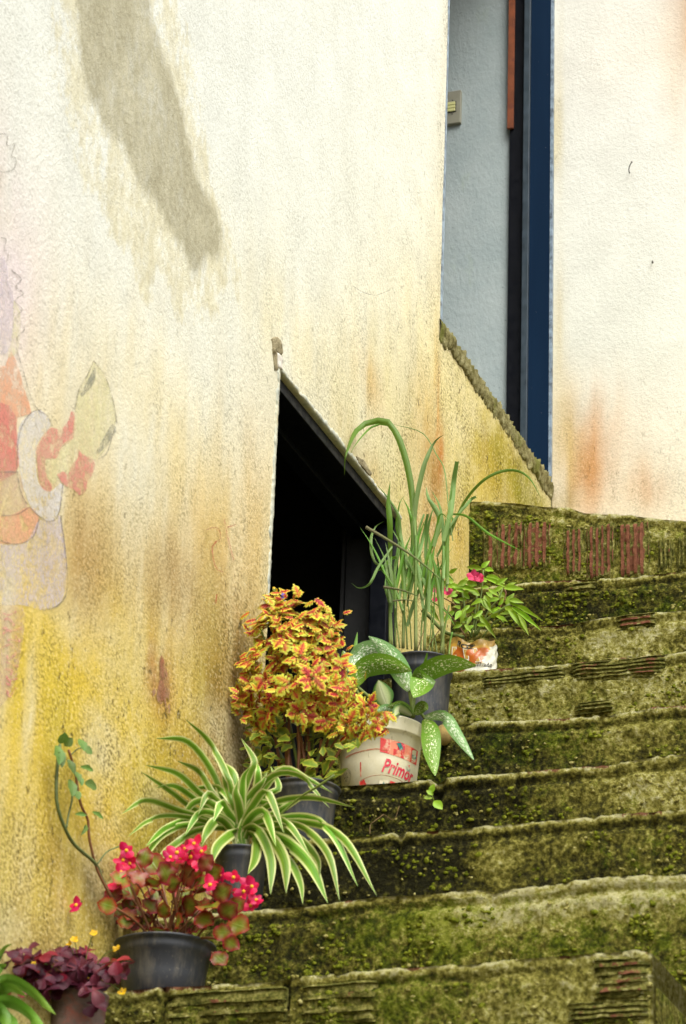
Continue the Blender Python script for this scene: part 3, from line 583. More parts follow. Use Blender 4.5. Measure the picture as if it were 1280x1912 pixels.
def clumps(i, xl, xr, zbot, count, size, thr, seed, mat, name, flat):
    Y = STEP[i][0]; rg = np.random.default_rng(seed); X = rg.uniform(xl, xr, count*4); zt_ = np.interp(X, STEP[i][1], STEP[i][2]); Z = zbot+(zt_-zbot)*rg.uniform(.05, .985, count*4)
    n = fbm(np.stack([X*11, 0*X+i*3.1, Z*14], 1), 4, seed); keep = (n > thr) & (zt_-Z > .034); X, Z = X[keep][:count], Z[keep][:count]; P0 = np.stack([X, np.full_like(X, Y), Z], 1); B = P0*np.array([1, .6, 1])
    yy_ = Y-(.010*fbm(B*9, 4, 40+i)+.008*fbm(B*34, 4, 60+i, .6)+.006*fbm(B*95, 3, 80+i, .6)); TTc = np.interp(X, STEP[i][1], STEP[i][2])-Z; yy_ += (.016*np.exp(-((TTc-.026)/.009)**2)+.006*np.clip((TTc-.03)/.05, 0, 1))*.7
    V = []; F = []; m = len(ICO_V)
    for k in range(len(X)):
        r_ = size*rg.uniform(.5, 1.3); sc3 = np.array([r_*rg.uniform(.8, 1.6), r_*flat, r_*rg.uniform(.7, 1.2)]); jit = 1+.28*rg.standard_normal((m, 1)); V.append(ICO_V*sc3*np.clip(jit, .5, 1.5)+np.array([X[k], yy_[k]-.001, Z[k]])); F += [(a+k*m, b+k*m, c_+k*m) for a, b, c_ in ICO_F]
    if V: child(name, mesh(np.concatenate(V), F), mat, steps[i], kind='stuff')
for i in range(9):
    xr = XR_LOW if i == 0 else -.95; zb = STEP[i-1][2][3]-.02 if i else STEP[0][2][3]-.22; dens = (1.0, 1.1, .7, .7, 1.0, .5, .7, 1.1, .9)[i]
    clumps(i, XW, xr, zb, int(520*dens), .0046, .08, 300+i, MAT['moss'], 'moss', .55)
    clumps(i, XW, xr, zb, 220, .0036, .0, 400+i, MAT['crumb'], 'mortar_crumbs', .6)
# lower flight, below the picture
DYL = STEP[1][0]-STEP[0][0]; DZL = .215; zt = min(STEP[0][2])-.0; yb = STEP[0][0]; k = 0
LOW = []
while zt-DZL > GZ+.02:
    zt -= DZL; yb -= .235; LOW.append((yb, zt))
for (yb, zt) in LOW:
    n = 60; V = []
    for (dy, dz) in ((0, -DZL-.03), (0, -.1), (0, -.015), (.006, 0), (.03, .002), (.27, 0)):
        for j in range(n): V.append((lerp(XW-.01, XR_LOW, j/(n-1)), yb+dy, zt+dz))
    A = np.array(V); A[:, 1] -= .012*fbm(A*14, 4, 5)*(np.arange(len(A)) < 3*n); A[:, 2] += .006*fbm(A*20, 3, 6)
    n1 = fbm(A*9, 3, 8); child('step', mesh(A, grid_faces(6, n), True, None, {'tone': np.stack([.38+.15*n1, .4+.2*n1, 0*n1], 1)}), MAT['stair'], stair)
# solid core that carries the treads, stepped on its open side
def core(x0, x1, prof):
    n = len(prof); V = [(x0, y, z) for y, z in prof]+[(x1, y, z) for y, z in prof]
    F = [tuple(range(n))[::-1], tuple(range(n, 2*n))]+[(k, (k+1) % n, n+(k+1) % n, n+k) for k in range(n)]
    return mesh(V, F, False, None, {'tone': np.tile(np.array([[.52, .40, 0.0]]), (len(V), 1))})
pr = [(Y2+.02, GZ), (STEP[1][0]+.03, GZ)]
for i in range(1, 9):
    z = min(step_z(i, XR), step_z(i, XW))-.05; pr += [(STEP[i][0]+.03, z), ((STEP[i+1][0]+.03) if i < 8 else Y2+.02, z)]
child('stair_core', core(XW+.002, XR-.004, pr), MAT['stair'], stair)
pr = [(STEP[1][0]+.02, GZ), (LOW[-1][0]+.016, GZ)]
for (y, z) in LOW[::-1]: pr += [(y+.016, z-.010), (y+.251, z-.010)]
pr += [(STEP[0][0]+.03, min(STEP[0][2])-.05), (STEP[1][0]+.02, min(STEP[0][2])-.05)]
child('stair_core', core(XW+.003, XR_LOW+.003, pr), MAT['stair'], stair)

# exposed grooved clay bricks
def brick_me(wd, ht, grooves, vertical, moss, seed, dep=.05, gd=.007, keep=.5):
    """clay brick with sawtooth-ribbed face; face in local XZ at y=0, body behind"""
    L, Wd = (ht, wd) if vertical else (wd, ht); pos = []            # ribs run along L, repeat along Wd
    rr = random.Random(seed); t0 = 0.0; edges = []
    for g in range(grooves):
        a = (g+.5)/grooves; h = .5/grooves; k = rr.uniform(.45, .75); edges += [(a-h, 1), (a-h*k, 1 if False else 1), (a-h*k*.9, 0), (a+h*k*.9, 0), (a+h*k, 1)]
    edges = [(0, 1)]+edges+[(1, 1)]; nl = max(8, int(L/.012)); V = []; T = []
    for (s, hi) in edges:
        for k in range(nl): V.append((s*Wd, 0 if hi else gd, L*k/(nl-1))); T.append(moss+(-.22 if hi else .55))
    A = np.array(V); n = fbm(A*30, 4, seed); n9 = fbm(A*90, 3, seed+4); A[:, 1] += .009*n+.003*n9+.002; A[:, 0] += .003*n9; T = np.array(T)+.5*n
    bd = np.minimum(np.minimum(A[:, 0], Wd-A[:, 0])*2.0, np.minimum(A[:, 2], L-A[:, 2])); T = T+1.2*np.exp(-(np.maximum(0, bd)/(.006+.007*np.clip(n9+.3, 0, 1)))**2); A[:, 1] += .008*np.exp(-(np.maximum(0, bd)/.008)**2)
    n0 = len(A); ring = []
    F = grid_faces(len(edges), nl)
    # side skirts
    b1 = [(k, ) for k in range(nl)]
    bot = np.array([[0, dep, 0], [Wd, dep, 0], [Wd, dep, L], [0, dep, L]]); A = np.concatenate([A, bot]); T = np.concatenate([T, [moss]*4]); e = len(edges)
    F += [tuple([k*nl for k in range(e)])+(n0+1, n0), tuple([k*nl+nl-1 for k in range(e)])[::-1]+(n0+3, n0+2), tuple(range(nl))[::-1]+(n0, n0+3), tuple((e-1)*nl+k for k in range(nl))+(n0+2, n0+1)]
    if not vertical: A = A[:, [2, 1, 0]]
    me = mesh(A, F, False, None, {'tone': np.stack([T*0+.4, T, T*0], 1)}); return me
def brick(i, x0, y0, x1, y1, grooves, vertical, moss, seed, proud=.007):
    Y = STEP[i][0]; a = onY(x0, y1, Y); b = onY(x1, y1, Y); top = onY(.5*(x0+x1), y0, Y); bot = onY(.5*(x0+x1), y1, Y)
    me = brick_me(b.x-a.x, top.z-bot.z, grooves, vertical, moss, seed); me.materials.append(MAT['brick'])
    o = place('brick', me, None, steps[i], Matrix.Translation((a.x, Y-proud, bot.z)) @ Matrix.Rotation(-math.atan2(0, 1), 4, 'Y')); return o
for k, a in enumerate([(8,900,990,930,1066,2,1,.42,10),(8,926,974,974,1064,4,1,.16,11),(8,976,972,1028,1060,4,1,.08,12),(8,1050,984,1092,1076,4,1,.34,13),(8,1094,978,1146,1082,5,1,.22,14),(8,1148,974,1212,1078,5,1,.08,15),(8,1228,1000,1258,1066,4,1,1.05,16),(8,1262,998,1290,1064,4,1,1.05,17),
    (6,1150,1146,1222,1174,3,0,.50,21),(5,898,1250,1052,1278,4,0,.98,22),(5,1068,1230,1240,1268,5,0,.90,23),(5,1072,1308,1142,1330,3,0,1.0,24),
    (0,1108,1786,1211,1862,5,0,.84,31),(0,1060,1868,1211,1908,4,0,.92,32),(0,560,1834,700,1910,3,0,1.1,33),(0,310,1848,530,1912,3,0,1.1,34),(7,1050,1088,1110,1108,2,0,.85,35)]): brick(*a)
# ------------------------------------------------------------------ plant helpers
VIEW = fw
_onY = onY
def onY(px, py, Y):
    # leaves never go through the house wall: those that would are brought forward along it
    q = _onY(px, py, Y)
    if Y < Y2-.1 and q.x < XW+.022: q = onX(px, py, XW+.012+.03*random.random())
    return q
def leaf_obj(parent, me, mat, pos, direc, normal, size, wide=1.0, name='leaf'):
    d = Vector(direc).normalized(); n = Vector(normal); n = n-d*n.dot(d); n = n.normalized() if n.length > 1e-4 else d.orthogonal().normalized(); s = d.cross(n)
    M = Matrix(((s.x*size*wide, d.x*size, n.x*size, pos.x), (s.y*size*wide, d.y*size, n.y*size, pos.y), (s.z*size*wide, d.z*size, n.z*size, pos.z), (0, 0, 0, 1)))
    return place(name, me, mat, parent, M)
def blade_me(n, width, fold=.15, curl=.3, wave=0, seed=0, cross=5, peak=.45, pet=0):
    """simple leaf of unit length along +Y; width(v) is the half width"""
    rr = random.Random(seed); V = []; UV = []; ph = rr.random()*6
    for k in range(n):
        v = k/(n-1); hw = width(v)
        for j in range(cross):
            u = -1+2*j/(cross-1); z = fold*hw*abs(u)*1.2 - curl*v*v + wave*hw*math.sin(v*14+ph+(2 if u > 0 else 0))*abs(u)
            V.append((u*hw, v*(1-.12*curl*v), z)); UV.append(((u+1)/2, v))
    return mesh(V, grid_faces(n, cross), True, UV)
def ribbon_me(path, wid, n=18, cross=5, fold=.25, face=.6, twist=0.0, nrm=None):
    P = smooth_path(path, n); V = []; UV = []
    for k, p in enumerate(P):
        t_ = (P[min(k+1, n-1)]-P[max(k-1, 0)]).normalized(); v = k/(n-1)
        s1 = t_.cross(VIEW); s1 = s1.normalized() if s1.length > .05 else Vector(rt)
        s2 = t_.cross(Vector((0, 0, 1))); s2 = s2.normalized() if s2.length > .1 else s1
        if s1.dot(s2) < 0: s2 = -s2
        s = (s1*face+s2*(1-face)).normalized(); nn = s.cross(t_).normalized()
        if twist: q = Quaternion(t_, twist*v); s = q @ s; nn = q @ nn
        hw = wid(v)
        for j in range(cross):
            u = -1+2*j/(cross-1); V.append(p+s*(u*hw)+nn*(abs(u)*hw*fold)); UV.append(((u+1)/2, v))
    return mesh(V, grid_faces(n, cross), True, UV)
def pot_me(c, r, h, taper=.74, rimh=.16, lip=1.07, seg=48):
    rb = r*taper; z1 = h*(1-rimh); rz = lambda z: lerp(rb, r*.955, z/h)
    pr = [(rb*.94, 0), (rb, .004), (rz(z1*.5), z1*.5), (rz(z1-.004), z1-.004), (rz(z1)*1.045, z1), (rz(z1)*1.05, z1+.006), (r*.975, z1+.010), (r*.985, h-.007), (r*lip*.975, h-.005), (r*lip*.985, h-.001), (r*lip*.96, h), (r*.93, h-.003), (r*.90, h-.03), (r*.88, h*.75)]
    return lathe_me(pr, c, seg)
def soil_me(c, r, z): 
    V = [Vector(c)+Vector((0, 0, z+.006))]; F = []
    for k in range(24): a = k*math.pi/12; V.append(Vector(c)+Vector((r*math.cos(a), r*math.sin(a), z+.003*math.sin(5*a)))); F.append((0, 1+k, 1+(k+1) % 24))
    return mesh(V, F)
def pot_at(i, px, py_top, rpx, back, taper=.74, **kw):
    """pot standing on step i; px centre and rim half width traced, back = metres from step edge to pot centre"""
    Yc = STEP[i][0]+back; g = onY(px, py_top, Yc); r = rpx/F_PX*depth(g); top = onY(px, py_top, Yc-r); x = top.x+(g.x-top.x)
    z0 = step_z(i, x)+.003; return Vector((x, Yc, z0)), r, top.z-z0

# leaf materials
def M_leaf(name, stops, axis=1, rough=.42, trans=.25, spot=None, hue=.12, spec=.4, vein=.25, noise_amt=.12):
    t = NT(name); uv = t.uv(); s = t.sep(uv); um0 = t.math('SUBTRACT', t.math('MULTIPLY', s[0], 2.0), 1.0); f = s[1] if axis == 1 else t.math('SQRT', t.math('ADD', t.math('POWER', um0, 2.0), t.math('POWER', t.math('SUBTRACT', t.math('MULTIPLY', s[1], 2.0), 1.0), 2.0))) if axis == 2 else t.math('ABSOLUTE', t.math('SUBTRACT', t.math('MULTIPLY', s[0], 2.0), 1.0))
    P = t.obj(); n = t.noise(P, 9 if spot is None else 14, 4)
    f = t.math('ADD', f, t.math('MULTIPLY', t.math('SUBTRACT', n, .5), noise_amt*2)); c = t.ramp(f, stops)
    if spot: 
        sp = t.noise(t.mapv(uv, spot[0]), spot[1], 3, .6); um = t.math('ABSOLUTE', t.math('SUBTRACT', t.math('MULTIPLY', s[0], 2.0), 1.0))
        lim = t.math('SUBTRACT', sp, t.math('MULTIPLY', t.math('POWER', um, 4.0), .35)); c = t.mix(t.ramp(lim, [(spot[2], 0.0), (spot[2]+.05, 1.0)]), c, spot[3])
    r = t.rnd(); hsv = t.n('HueSaturation'); t.put(hsv.inputs['Color'], c); t.put(hsv.inputs['Hue'], t.math('ADD', .492-.012*hue/.12, t.math('MULTIPLY', r, .024*hue/.12))); t.put(hsv.inputs['Value'], t.math('ADD', .75, t.math('MULTIPLY', r, .5)))
    um = t.math('ABSOLUTE', t.math('SUBTRACT', s[0], .5)); vn = t.ramp(um, [(0, 1.0), (.05, 0.0)])
    return t.leaf(hsv.outputs[0], rough, trans, None, t.bump(t.math('ADD', vn, t.noise(t.mapv(uv, (3, 12, 1)), 3, 3)), vein, .004), spec)
G = lambda *a: tuple(C(*a)*.84)
MAT['spider'] = M_leaf('variegated_strap_leaf', [(0, G(96,150,36)), (.55, G(124,172,52)), (.70, G(212,222,140)), (.80, G(226,230,168)), (1, G(200,214,126))], 0, .38, .22, noise_amt=.06)
MAT['grassleaf'] = M_leaf('lemongrass_blade', [(0, G(160,180,110)), (.10, G(108,152,46)), (.9, G(96,148,38)), (1, G(110,152,54))], 1, .45, .3)
MAT['bluegrass'] = M_leaf('blue_green_lemongrass_blade', [(0, G(136,170,96)), (.3, G(122,158,80)), (1, G(114,154,78))], 1, .5, .25)
MAT['drygrass'] = M_leaf('dry_grass_blade', [(0, G(140,136,96)), (.6, G(128,138,84)), (1, G(120,146,74))], 1, .7, .15)
MAT['stalk'] = M_leaf('pale_grass_stalk', [(0, G(150,166,96)), (.5, G(120,154,66)), (1, G(96,144,54))], 1, .5, .1)
MAT['dieff'] = M_leaf('speckled_cane_leaf', [(0, G(136,176,60)), (.3, G(98,144,38)), (1, G(114,156,44))], 1, .30, .18, ((5, 9, 1), 2.6, .55, G(240,244,200)), .08, .5)
MAT['dieffpale'] = M_leaf('pale_speckled_cane_leaf', [(0, G(150,184,110)), (.3, G(112,158,86)), (1, G(130,176,110))], 1, .30, .2, ((6, 9, 1), 2.6, .51, G(236,244,220)), .08, .5)
MAT['dieffcream'] = M_leaf('cream_centred_cane_leaf', [(0, G(214,222,176)), (.55, G(176,196,128)), (.8, G(88,134,56)), (1, G(70,120,44))], 0, .35, .2)
MAT['coleus'] = None
t = NT('flame_coleus_leaf'); s = t.sep(t.uv()); r = t.rnd()
f = t.math('ADD', s[0], t.math('ADD', t.math('MULTIPLY', t.math('SUBTRACT', t.noise(t.obj(), 7, 4), .5), .5), t.math('MULTIPLY', t.math('SUBTRACT', r, .66), .45)))
c = t.ramp(f, [(.0, G(168,50,38)), (.12, G(206,78,52)), (.28, G(220,124,64)), (.46, G(220,168,54)), (.62, G(212,198,50)), (1, G(216,218,84))])
c = t.mix(t.ramp(s[1], [(.0, 1.0), (.16, 0.0)]), c, G(112,130,34))
h2 = t.n('HueSaturation'); t.put(h2.inputs['Color'], c); t.put(h2.inputs['Hue'], t.math('ADD', .485, t.math('MULTIPLY', t.math('FRACT', t.math('MULTIPLY', r, 7.3)), .04))); t.put(h2.inputs['Value'], t.math('ADD', .75, t.math('MULTIPLY', t.math('FRACT', t.math('MULTIPLY', r, 3.7)), .5)))
MAT['coleus'] = t.leaf(h2.outputs[0], .5, .25, None, t.bump(t.noise(t.obj(), 14, 4), .3, .01), .3)
MAT['coleusgreen'] = M_leaf('green_coleus_leaf', [(0, G(110,136,42)), (.5, G(132,150,46)), (1, G(190,184,64))], 0, .5, .25)
MAT['begonia'] = M_leaf('bronze_edged_begonia_leaf', [(0, G(116,136,42)), (.4, G(126,128,42)), (.75, G(142,92,42)), (1.0, G(152,66,42)), (1, G(160,48,36))], 2, .25, .2, None, .14, .32, .25, .30)
MAT['begoniadark'] = M_leaf('dark_bronze_begonia_leaf', [(0, G(122,104,48)), (.55, G(140,74,44)), (1, G(134,44,38))], 2, .22, .15, None, .12, .35, .25, .30)
MAT['petal'] = M_leaf('crimson_petal', [(0, G(228,24,84)), (1, G(226,14,56))], 1, .35, .3, None, .06)
MAT['pinkpetal'] = M_leaf('hot_pink_petal', [(0, G(232,50,90)), (1, G(238,70,104))], 1, .45, .35, None, .04)
MAT['stamen'] = M_plain('yellow_stamen', G(240,180,30), .7)
MAT['yellow'] = M_leaf('yellow_petal', [(0, G(238,190,20)), (1, G(244,206,30))], 1, .5, .3, None, .04)
MAT['violet'] = M_leaf('violet_petal', [(0, G(110,80,190)), (1, G(140,110,215))], 1, .5, .3, None, .04)
MAT['maroon'] = M_leaf('maroon_clover_leaf', [(0, G(120,50,62)), (.5, G(96,34,48)), (1, G(84,26,40))], 1, .45, .25, None, .14)
MAT['redleaf'] = M_leaf('wine_red_clover_leaf', [(0, G(150,36,40)), (1, G(130,24,30))], 1, .45, .3, None, .10)
MAT['green'] = M_leaf('bright_green_leaf', [(0, G(110,160,50)), (.6, G(96,156,48)), (1, G(130,176,66))], 1, .4, .3)
MAT['lime'] = M_leaf('lime_green_balsam_leaf', [(0, G(150,190,50)), (.5, G(142,186,44)), (1, G(164,196,60))], 1, .40, .3)
MAT['vine'] = M_leaf('small_vine_leaf', [(0, G(104,136,56)), (1, G(96,132,60))], 1, .45, .25)
MAT['stem'] = M_plain('green_stem', G(112,128,56), .6, .3, 30)
MAT['redstem'] = M_plain('reddish_stem', G(128,84,52), .6, .3, 30)
MAT['vinestem'] = M_plain('grey_green_vine_stem', G(96,110,62), .6, .35, 30)
MAT['twig'] = M_plain('dry_twig', G(120,96,58), .85, .3, 30)

# ------------------------------------------------------------------ begonia
c, r, h = pot_at(0, 310, 1737, 91, .112)
bego = empty('begonia_plant', c, 'black plastic pot of bronze leaved begonia with crimson flowers on the lowest step in view', 'potted plant')
child('pot', pot_me(c, r, h, .80, .22), MAT['pot'], bego); child('soil', soil_me(c, r*.9, h-.012), MAT['soil'], bego)
BL = [blade_me(9, lambda v: .46*math.sin(math.pi*min(1, v*1.0+.02))**.62*(1-.18*v)*(1+.07*math.sin(v*17+sd_)), .10, cv, .22, sd_, 7) for sd_, cv in ((1, .12), (2, .25), (3, .02))]
PET = [blade_me(6, lambda v: .44*math.sin(math.pi*min(1, v*.93+.04))**.6, -.2, cv, .06, sd_, 5) for sd_, cv in ((1, -.2), (2, .1))]
def flower(par, p, size, nd, mat, npet=4, mats='stamen'):
    nd = Vector(nd).normalized(); a0 = random.random()*6.28; s = nd.orthogonal().normalized(); b = nd.cross(s)
    fl = None
    for k in range(npet):
        a = a0+2*math.pi*k/npet; d = s*math.cos(a)+b*math.sin(a)+nd*.25
        sz = size*(1.0 if (k % 2 == 0 or npet > 4) else .72)*random.uniform(.85, 1.1)
        leaf_obj(par, PET[k % 2], MAT[mat], p, d, nd, sz, 1.0, 'petal')
    if mats:
        me = lathe_me([(.0001, -size*.12), (size*.17, -size*.02), (size*.19, size*.08), (size*.1, size*.17), (.0001, size*.2)], (0, 0, 0), 10)
        q = nd.to_track_quat('Z', 'Y').to_matrix().to_4x4(); place('stamen', me, MAT[mats], par, Matrix.Translation(p) @ q)
def cam_pt(px, py, Y): return onY(px, py, Y)
top = c+Vector((0, 0, h))
bl = [(225,1640,40,1),(250,1620,46,1),(285,1612,44,1),(330,1606,50,1),(365,1618,40,0),(400,1628,38,0),(290,1668,34,0),(325,1650,36,0),(355,1690,44,0),(392,1690,50,0),(425,1700,40,0),(445,1728,44,0),(270,1718,36,0),(330,1718,34,0),(245,1690,36,1),(210,1670,36,1),(305,1700,30,0),(375,1650,42,0),(415,1665,40,0),(440,1690,36,0),(240,1660,40,1),(350,1632,44,1),(200,1690,34,1),(260,1640,40,1),(310,1630,44,1),(380,1715,40,0),(225,1700,34,1),(415,1740,36,0),(430,1760,36,0),(345,1668,36,0),(280,1690,34,0),(235,1720,30,0),(410,1790,34,0),(385,1610,34,1),(270,1600,36,1)]
for k, (px, py, sz, dk) in enumerate(bl):
    Y = c.y+random.uniform(-.11, .03); p = cam_pt(px, py, Y); s = sz*1.14/F_PX*depth(p); d = Vector((p.x-top.x, (p.y-top.y)*.6, p.z-top.z-.04)).normalized()+Vector((random.uniform(-.5, .5), random.uniform(-.3, .3), random.uniform(-.6, .3)))
    d.normalize(); n = -fw*.8+Vector((0, 0, .35))+Vector((random.uniform(-.45, .45), random.uniform(-.3, .3), random.uniform(-.3, .4)))
    leaf_obj(bego, BL[k % 3], MAT['begoniadark' if dk and k % 2 else 'begonia'], p-d*(s*.5), d, n, s, random.uniform(.9, 1.15))
    if k % 2 == 0:
        b0 = top+Vector((random.uniform(-.04, .04), random.uniform(-.04, .04), -.01)); child('stem', tube_me([b0, lerp(b0, p, .5)+Vector((0, 0, .015)), p-d*(s*.5)], .0028, 8, 5), MAT['redstem'], bego)
for k in range(48):
    a = random.uniform(0, 6.28); rr = random.uniform(.02, .1); p = top+Vector((rr*math.cos(a), rr*math.sin(a)*.8, random.uniform(.0, .12))); d = Vector((math.cos(a), math.sin(a), random.uniform(-.2, .6)))
    leaf_obj(bego, BL[k % 3], MAT['begonia' if k % 2 else 'begoniadark'], p, d, -fw*.6+Vector((random.uniform(-.4, .4), 0, .6)), random.uniform(.030, .046))
fl = [(236,1588),(230,1606),(242,1612),(226,1628),(222,1650),(330,1592),(345,1584),(338,1602),(356,1600),(372,1608),(376,1590),(318,1600),(360,1614),(402,1640),(392,1652),(410,1634),(436,1638),(462,1648),(455,1664),(448,1674),(478,1680),(468,1690),(470,1655),(216,1666),(362,1575),(142,1690)]
for k, (px, py) in enumerate(fl):
    p = cam_pt(px, py, c.y+random.uniform(-.10, -.02)); flower(bego, p, random.uniform(17, 22)/F_PX*depth(p), Vector((random.uniform(-.5, .5), -1, random.uniform(-.3, .5))), 'petal')
    if k % 3 == 0: child('stem', tube_me([top+Vector((0, 0, 0)), lerp(top, p, .6)+Vector((0, 0, .03)), p], .0016, 8, 5), MAT['redstem'], bego)

# ------------------------------------------------------------------ spider plant
c, r, h = pot_at(1, 452, 1574, 50, .11)
spid = empty('spider_plant', c, 'small black pot of green and cream striped spider plant with long arching leaves', 'potted plant')
child('pot', pot_me(c, r, h, .78, .15), MAT['pot'], spid); child('soil', soil_me(c, r*.9, h-.01), MAT['soil'], spid)
SP = [  # traced leaves: pixel path from crown to tip, width px, depth shift of the tip (m, minus = towards the lower steps)
 ([(440,1530),(425,1450),(390,1385),(345,1342)],13,.02),([(425,1520),(395,1440),(350,1385),(290,1378)],12,.06),([(420,1520),(370,1480),(330,1445),(270,1428)],13,.06),
 ([(420,1535),(360,1510),(320,1480),(262,1440)],11,.08),([(420,1545),(330,1512),(270,1495),(226,1520)],12,.06),([(420,1548),(340,1525),(280,1530),(238,1562)],12,-.02),
 ([(425,1548),(350,1540),(300,1560),(268,1605)],12,-.05),([(440,1530),(465,1450),(475,1420),(450,1378)],13,.0),([(445,1530),(440,1470),(432,1440),(398,1418)],15,.02),
 ([(450,1535),(452,1480),(455,1450),(468,1430)],14,-.06),([(455,1535),(478,1480),(482,1440),(480,1425)],15,-.03),([(450,1540),(500,1455),(560,1450),(615,1508)],13,-.02),
 ([(455,1540),(520,1440),(575,1455),(620,1480)],12,.0),([(460,1540),(510,1500),(580,1490),(665,1508)],12,-.02),([(460,1545),(520,1515),(560,1490),(600,1482)],12,.03),
 ([(465,1548),(560,1525),(620,1555),(668,1655)],14,-.12),([(465,1550),(560,1535),(640,1565),(703,1672)],13,-.14),([(465,1552),(550,1540),(610,1590),(634,1682)],13,-.12),
 ([(460,1555),(530,1570),(580,1615),(612,1686)],20,-.10),([(460,1555),(500,1560),(530,1605),(534,1668)],19,-.12),([(455,1555),(480,1548),(505,1600),(505,1670)],17,-.11),
 ([(440,1555),(425,1560),(405,1580),(396,1612)],18,-.12),([(462,1560),(478,1570),(475,1605),(462,1632)],17,-.12),([(470,1558),(535,1600),(560,1645),(565,1688)],15,-.10),
 ([(430,1550),(405,1530),(385,1555),(376,1580)],17,-.10),([(435,1545),(395,1500),(360,1500),(332,1545)],13,-.05),([(440,1540),(400,1490),(385,1485),(370,1520)],13,-.08),
 ([(450,1540),(420,1480),(390,1470),(340,1475)],12,.05),([(455,1540),(475,1500),(500,1480),(530,1555)],14,-.10),([(430,1550),(370,1550),(320,1580),(290,1612)],12,-.06),
 ([(450,1545),(480,1500),(520,1505),(545,1495)],12,0),([(455,1540),(490,1490),(520,1470),(505,1430)],12,.02),([(425,1540),(380,1505),(330,1470),(290,1470)],12,.07),([(465,1550),(540,1555),(590,1600),(596,1640)],14,-.08),
 ([(445,1535),(430,1490),(420,1460),(415,1435)],13,.03),([(452,1535),(465,1490),(490,1460),(498,1440)],14,-.02),([(420,1545),(360,1530),(310,1545),(272,1580)],11,.0),([(460,1550),(500,1530),(540,1540),(580,1600)],13,-.09),
 ([(435,1545),(400,1520),(370,1520),(345,1560)],13,-.07),([(442,1545),(420,1510),(412,1500),(398,1535)],15,-.10),([(455,1550),(475,1520),(495,1520),(515,1580)],15,-.11),([(450,1540),(445,1500),(440,1480),(445,1455)],16,-.05),([(430,1535),(390,1470),(370,1440),(330,1420)],11,.05)]
ctop = c+Vector((0, 0, h-.005))
for k, (pl, wpx, dy) in enumerate(SP):
    n = len(pl); pts = []
    for j, (px, py) in enumerate(pl):
        f = j/(n-1); pts.append(onY(px, py, c.y-.005+dy*f**1.2+random.uniform(-.008, .008)-.02*math.sin(f*3.14)))
    pts = [lerp(ctop, pts[0], .15)+Vector((random.uniform(-.008, .008), random.uniform(-.008, .008), 0))]+pts
    W = wpx*.88/F_PX*depth(pts[1]); wf = lambda v, W=W: W*.5*(.55+.9*math.sin(math.pi*min(1, .12+v*.78)))*(1-max(0, (v-.72)/.28)**2*.98)*.95
    child('leaf', ribbon_me(pts, wf, 22, 7, .32, random.uniform(.45, .85), random.uniform(-.3, .3)), MAT['spider'], spid)
child('flower_stalk', tube_me([ctop, onY(545,1500,c.y-.03), onY(590,1470,c.y-.05), onY(624,1447,c.y-.06)], .0026, 12, 6), MAT['stem'], spid)

# ------------------------------------------------------------------ coleus
c, r, h = pot_at(2, 566, 1449, 68, .115)
cole = empty('coleus_plant', c, 'bushy coleus with frilly orange, red and yellow leaves before the dark doorway', 'potted plant')
child('pot', pot_me(c, r, h, .80, .12), MAT['pot'], cole); child('soil', soil_me(c, r*.9, h-.012), MAT['soil'], cole)
def coleus_me(seed):
    rr = random.Random(seed); V = []; UV = []; F = []
    def lobe(b0, ang, L, Wd, base_edge):
        # finger lobe: root pair, shoulder pair, tip
        o = len(V); d = Vector((math.sin(ang), math.cos(ang), 0)); s = Vector((d.y, -d.x, 0))
        for (a, w_, e) in ((0, .5, base_edge), (.35, .66, .30), (.7, .80, .66), (.93, .56, .95)):
            for sg in (-1, 0, 1):
                p = Vector(b0)+d*(L*a)+s*(Wd*w_*sg); z = -.30*(p.y**2)-.9*(p.x**2)-.12*abs(sg)*Wd*2+.05*a
                V.append((p.x, p.y, z)); UV.append((min(1, e+.22*abs(sg)*(a > .2)), max(0, p.y)))
        p = Vector(b0)+d*L; V.append((p.x, p.y, -.30*p.y**2-.9*p.x**2+.02)); UV.append((1, max(0, p.y)))
        for k in range(3):
            for j in range(2): F.append((o+k*3+j, o+k*3+j+1, o+k*3+j+4, o+k*3+j+3))
        F.append((o+9, o+10, o+12)); F.append((o+10, o+11, o+12))
    for k, yb in enumerate((.10, .26, .42, .57, .70)):
        L = (.30, .38, .36, .30, .22)[k]*rr.uniform(.85, 1.15)
        for sg in (-1, 1): lobe((sg*.02, yb, 0), sg*(1.25-.17*k+rr.uniform(-.12, .12)), L, .092*rr.uniform(.9, 1.2), .0)
    lobe((0, .72, 0), rr.uniform(-.1, .1), .30, .10, .1); lobe((0, .0, 0), 0, .80, .10, -.1)
    for q in range(len(UV)-13, len(UV)): UV[q] = (max(0, .1+.25*abs(V[q][0])/.08), UV[q][1])
    return mesh(V, F, True, UV)
CM = [coleus_me(k) for k in range(5)]
sh = []
def cshoot(px, py, Y, R, nl=6, green=0): sh.append((px, py, Y, R, nl, green))
fixed = [(500,1135),(545,1120),(590,1140),(480,1160),(620,1165),(525,1160),(570,1165),(490,1195),(530,1190),(575,1195),(620,1200),(470,1225),(515,1230),(560,1225),(600,1235),(640,1240),(455,1250),(490,1270),(540,1275),(585,1265),(630,1280),(660,1285),(545,1300),(590,1310),(630,1315),(665,1325),(690,1320),(460,1325),(495,1340),(610,1345),(650,1355),(680,1365),(705,1350),(480,1360),(560,1330),(445,1300),(520,1140),(600,1180),(550,1210),(585,1330),(640,1340),(505,1310)]
for k, (px, py) in enumerate(fixed):
    ex_ = ((px-550)/110)**2+((py-1235)/130)**2; dy = -.02-.10*math.sqrt(max(0, 1-ex_*.8))
    if px > 640: dy = -.03
    cshoot(px, py, c.y+dy+random.uniform(-.02, .02), random.uniform(27, 38), 7)
ctr = onY(552, 1250, c.y)
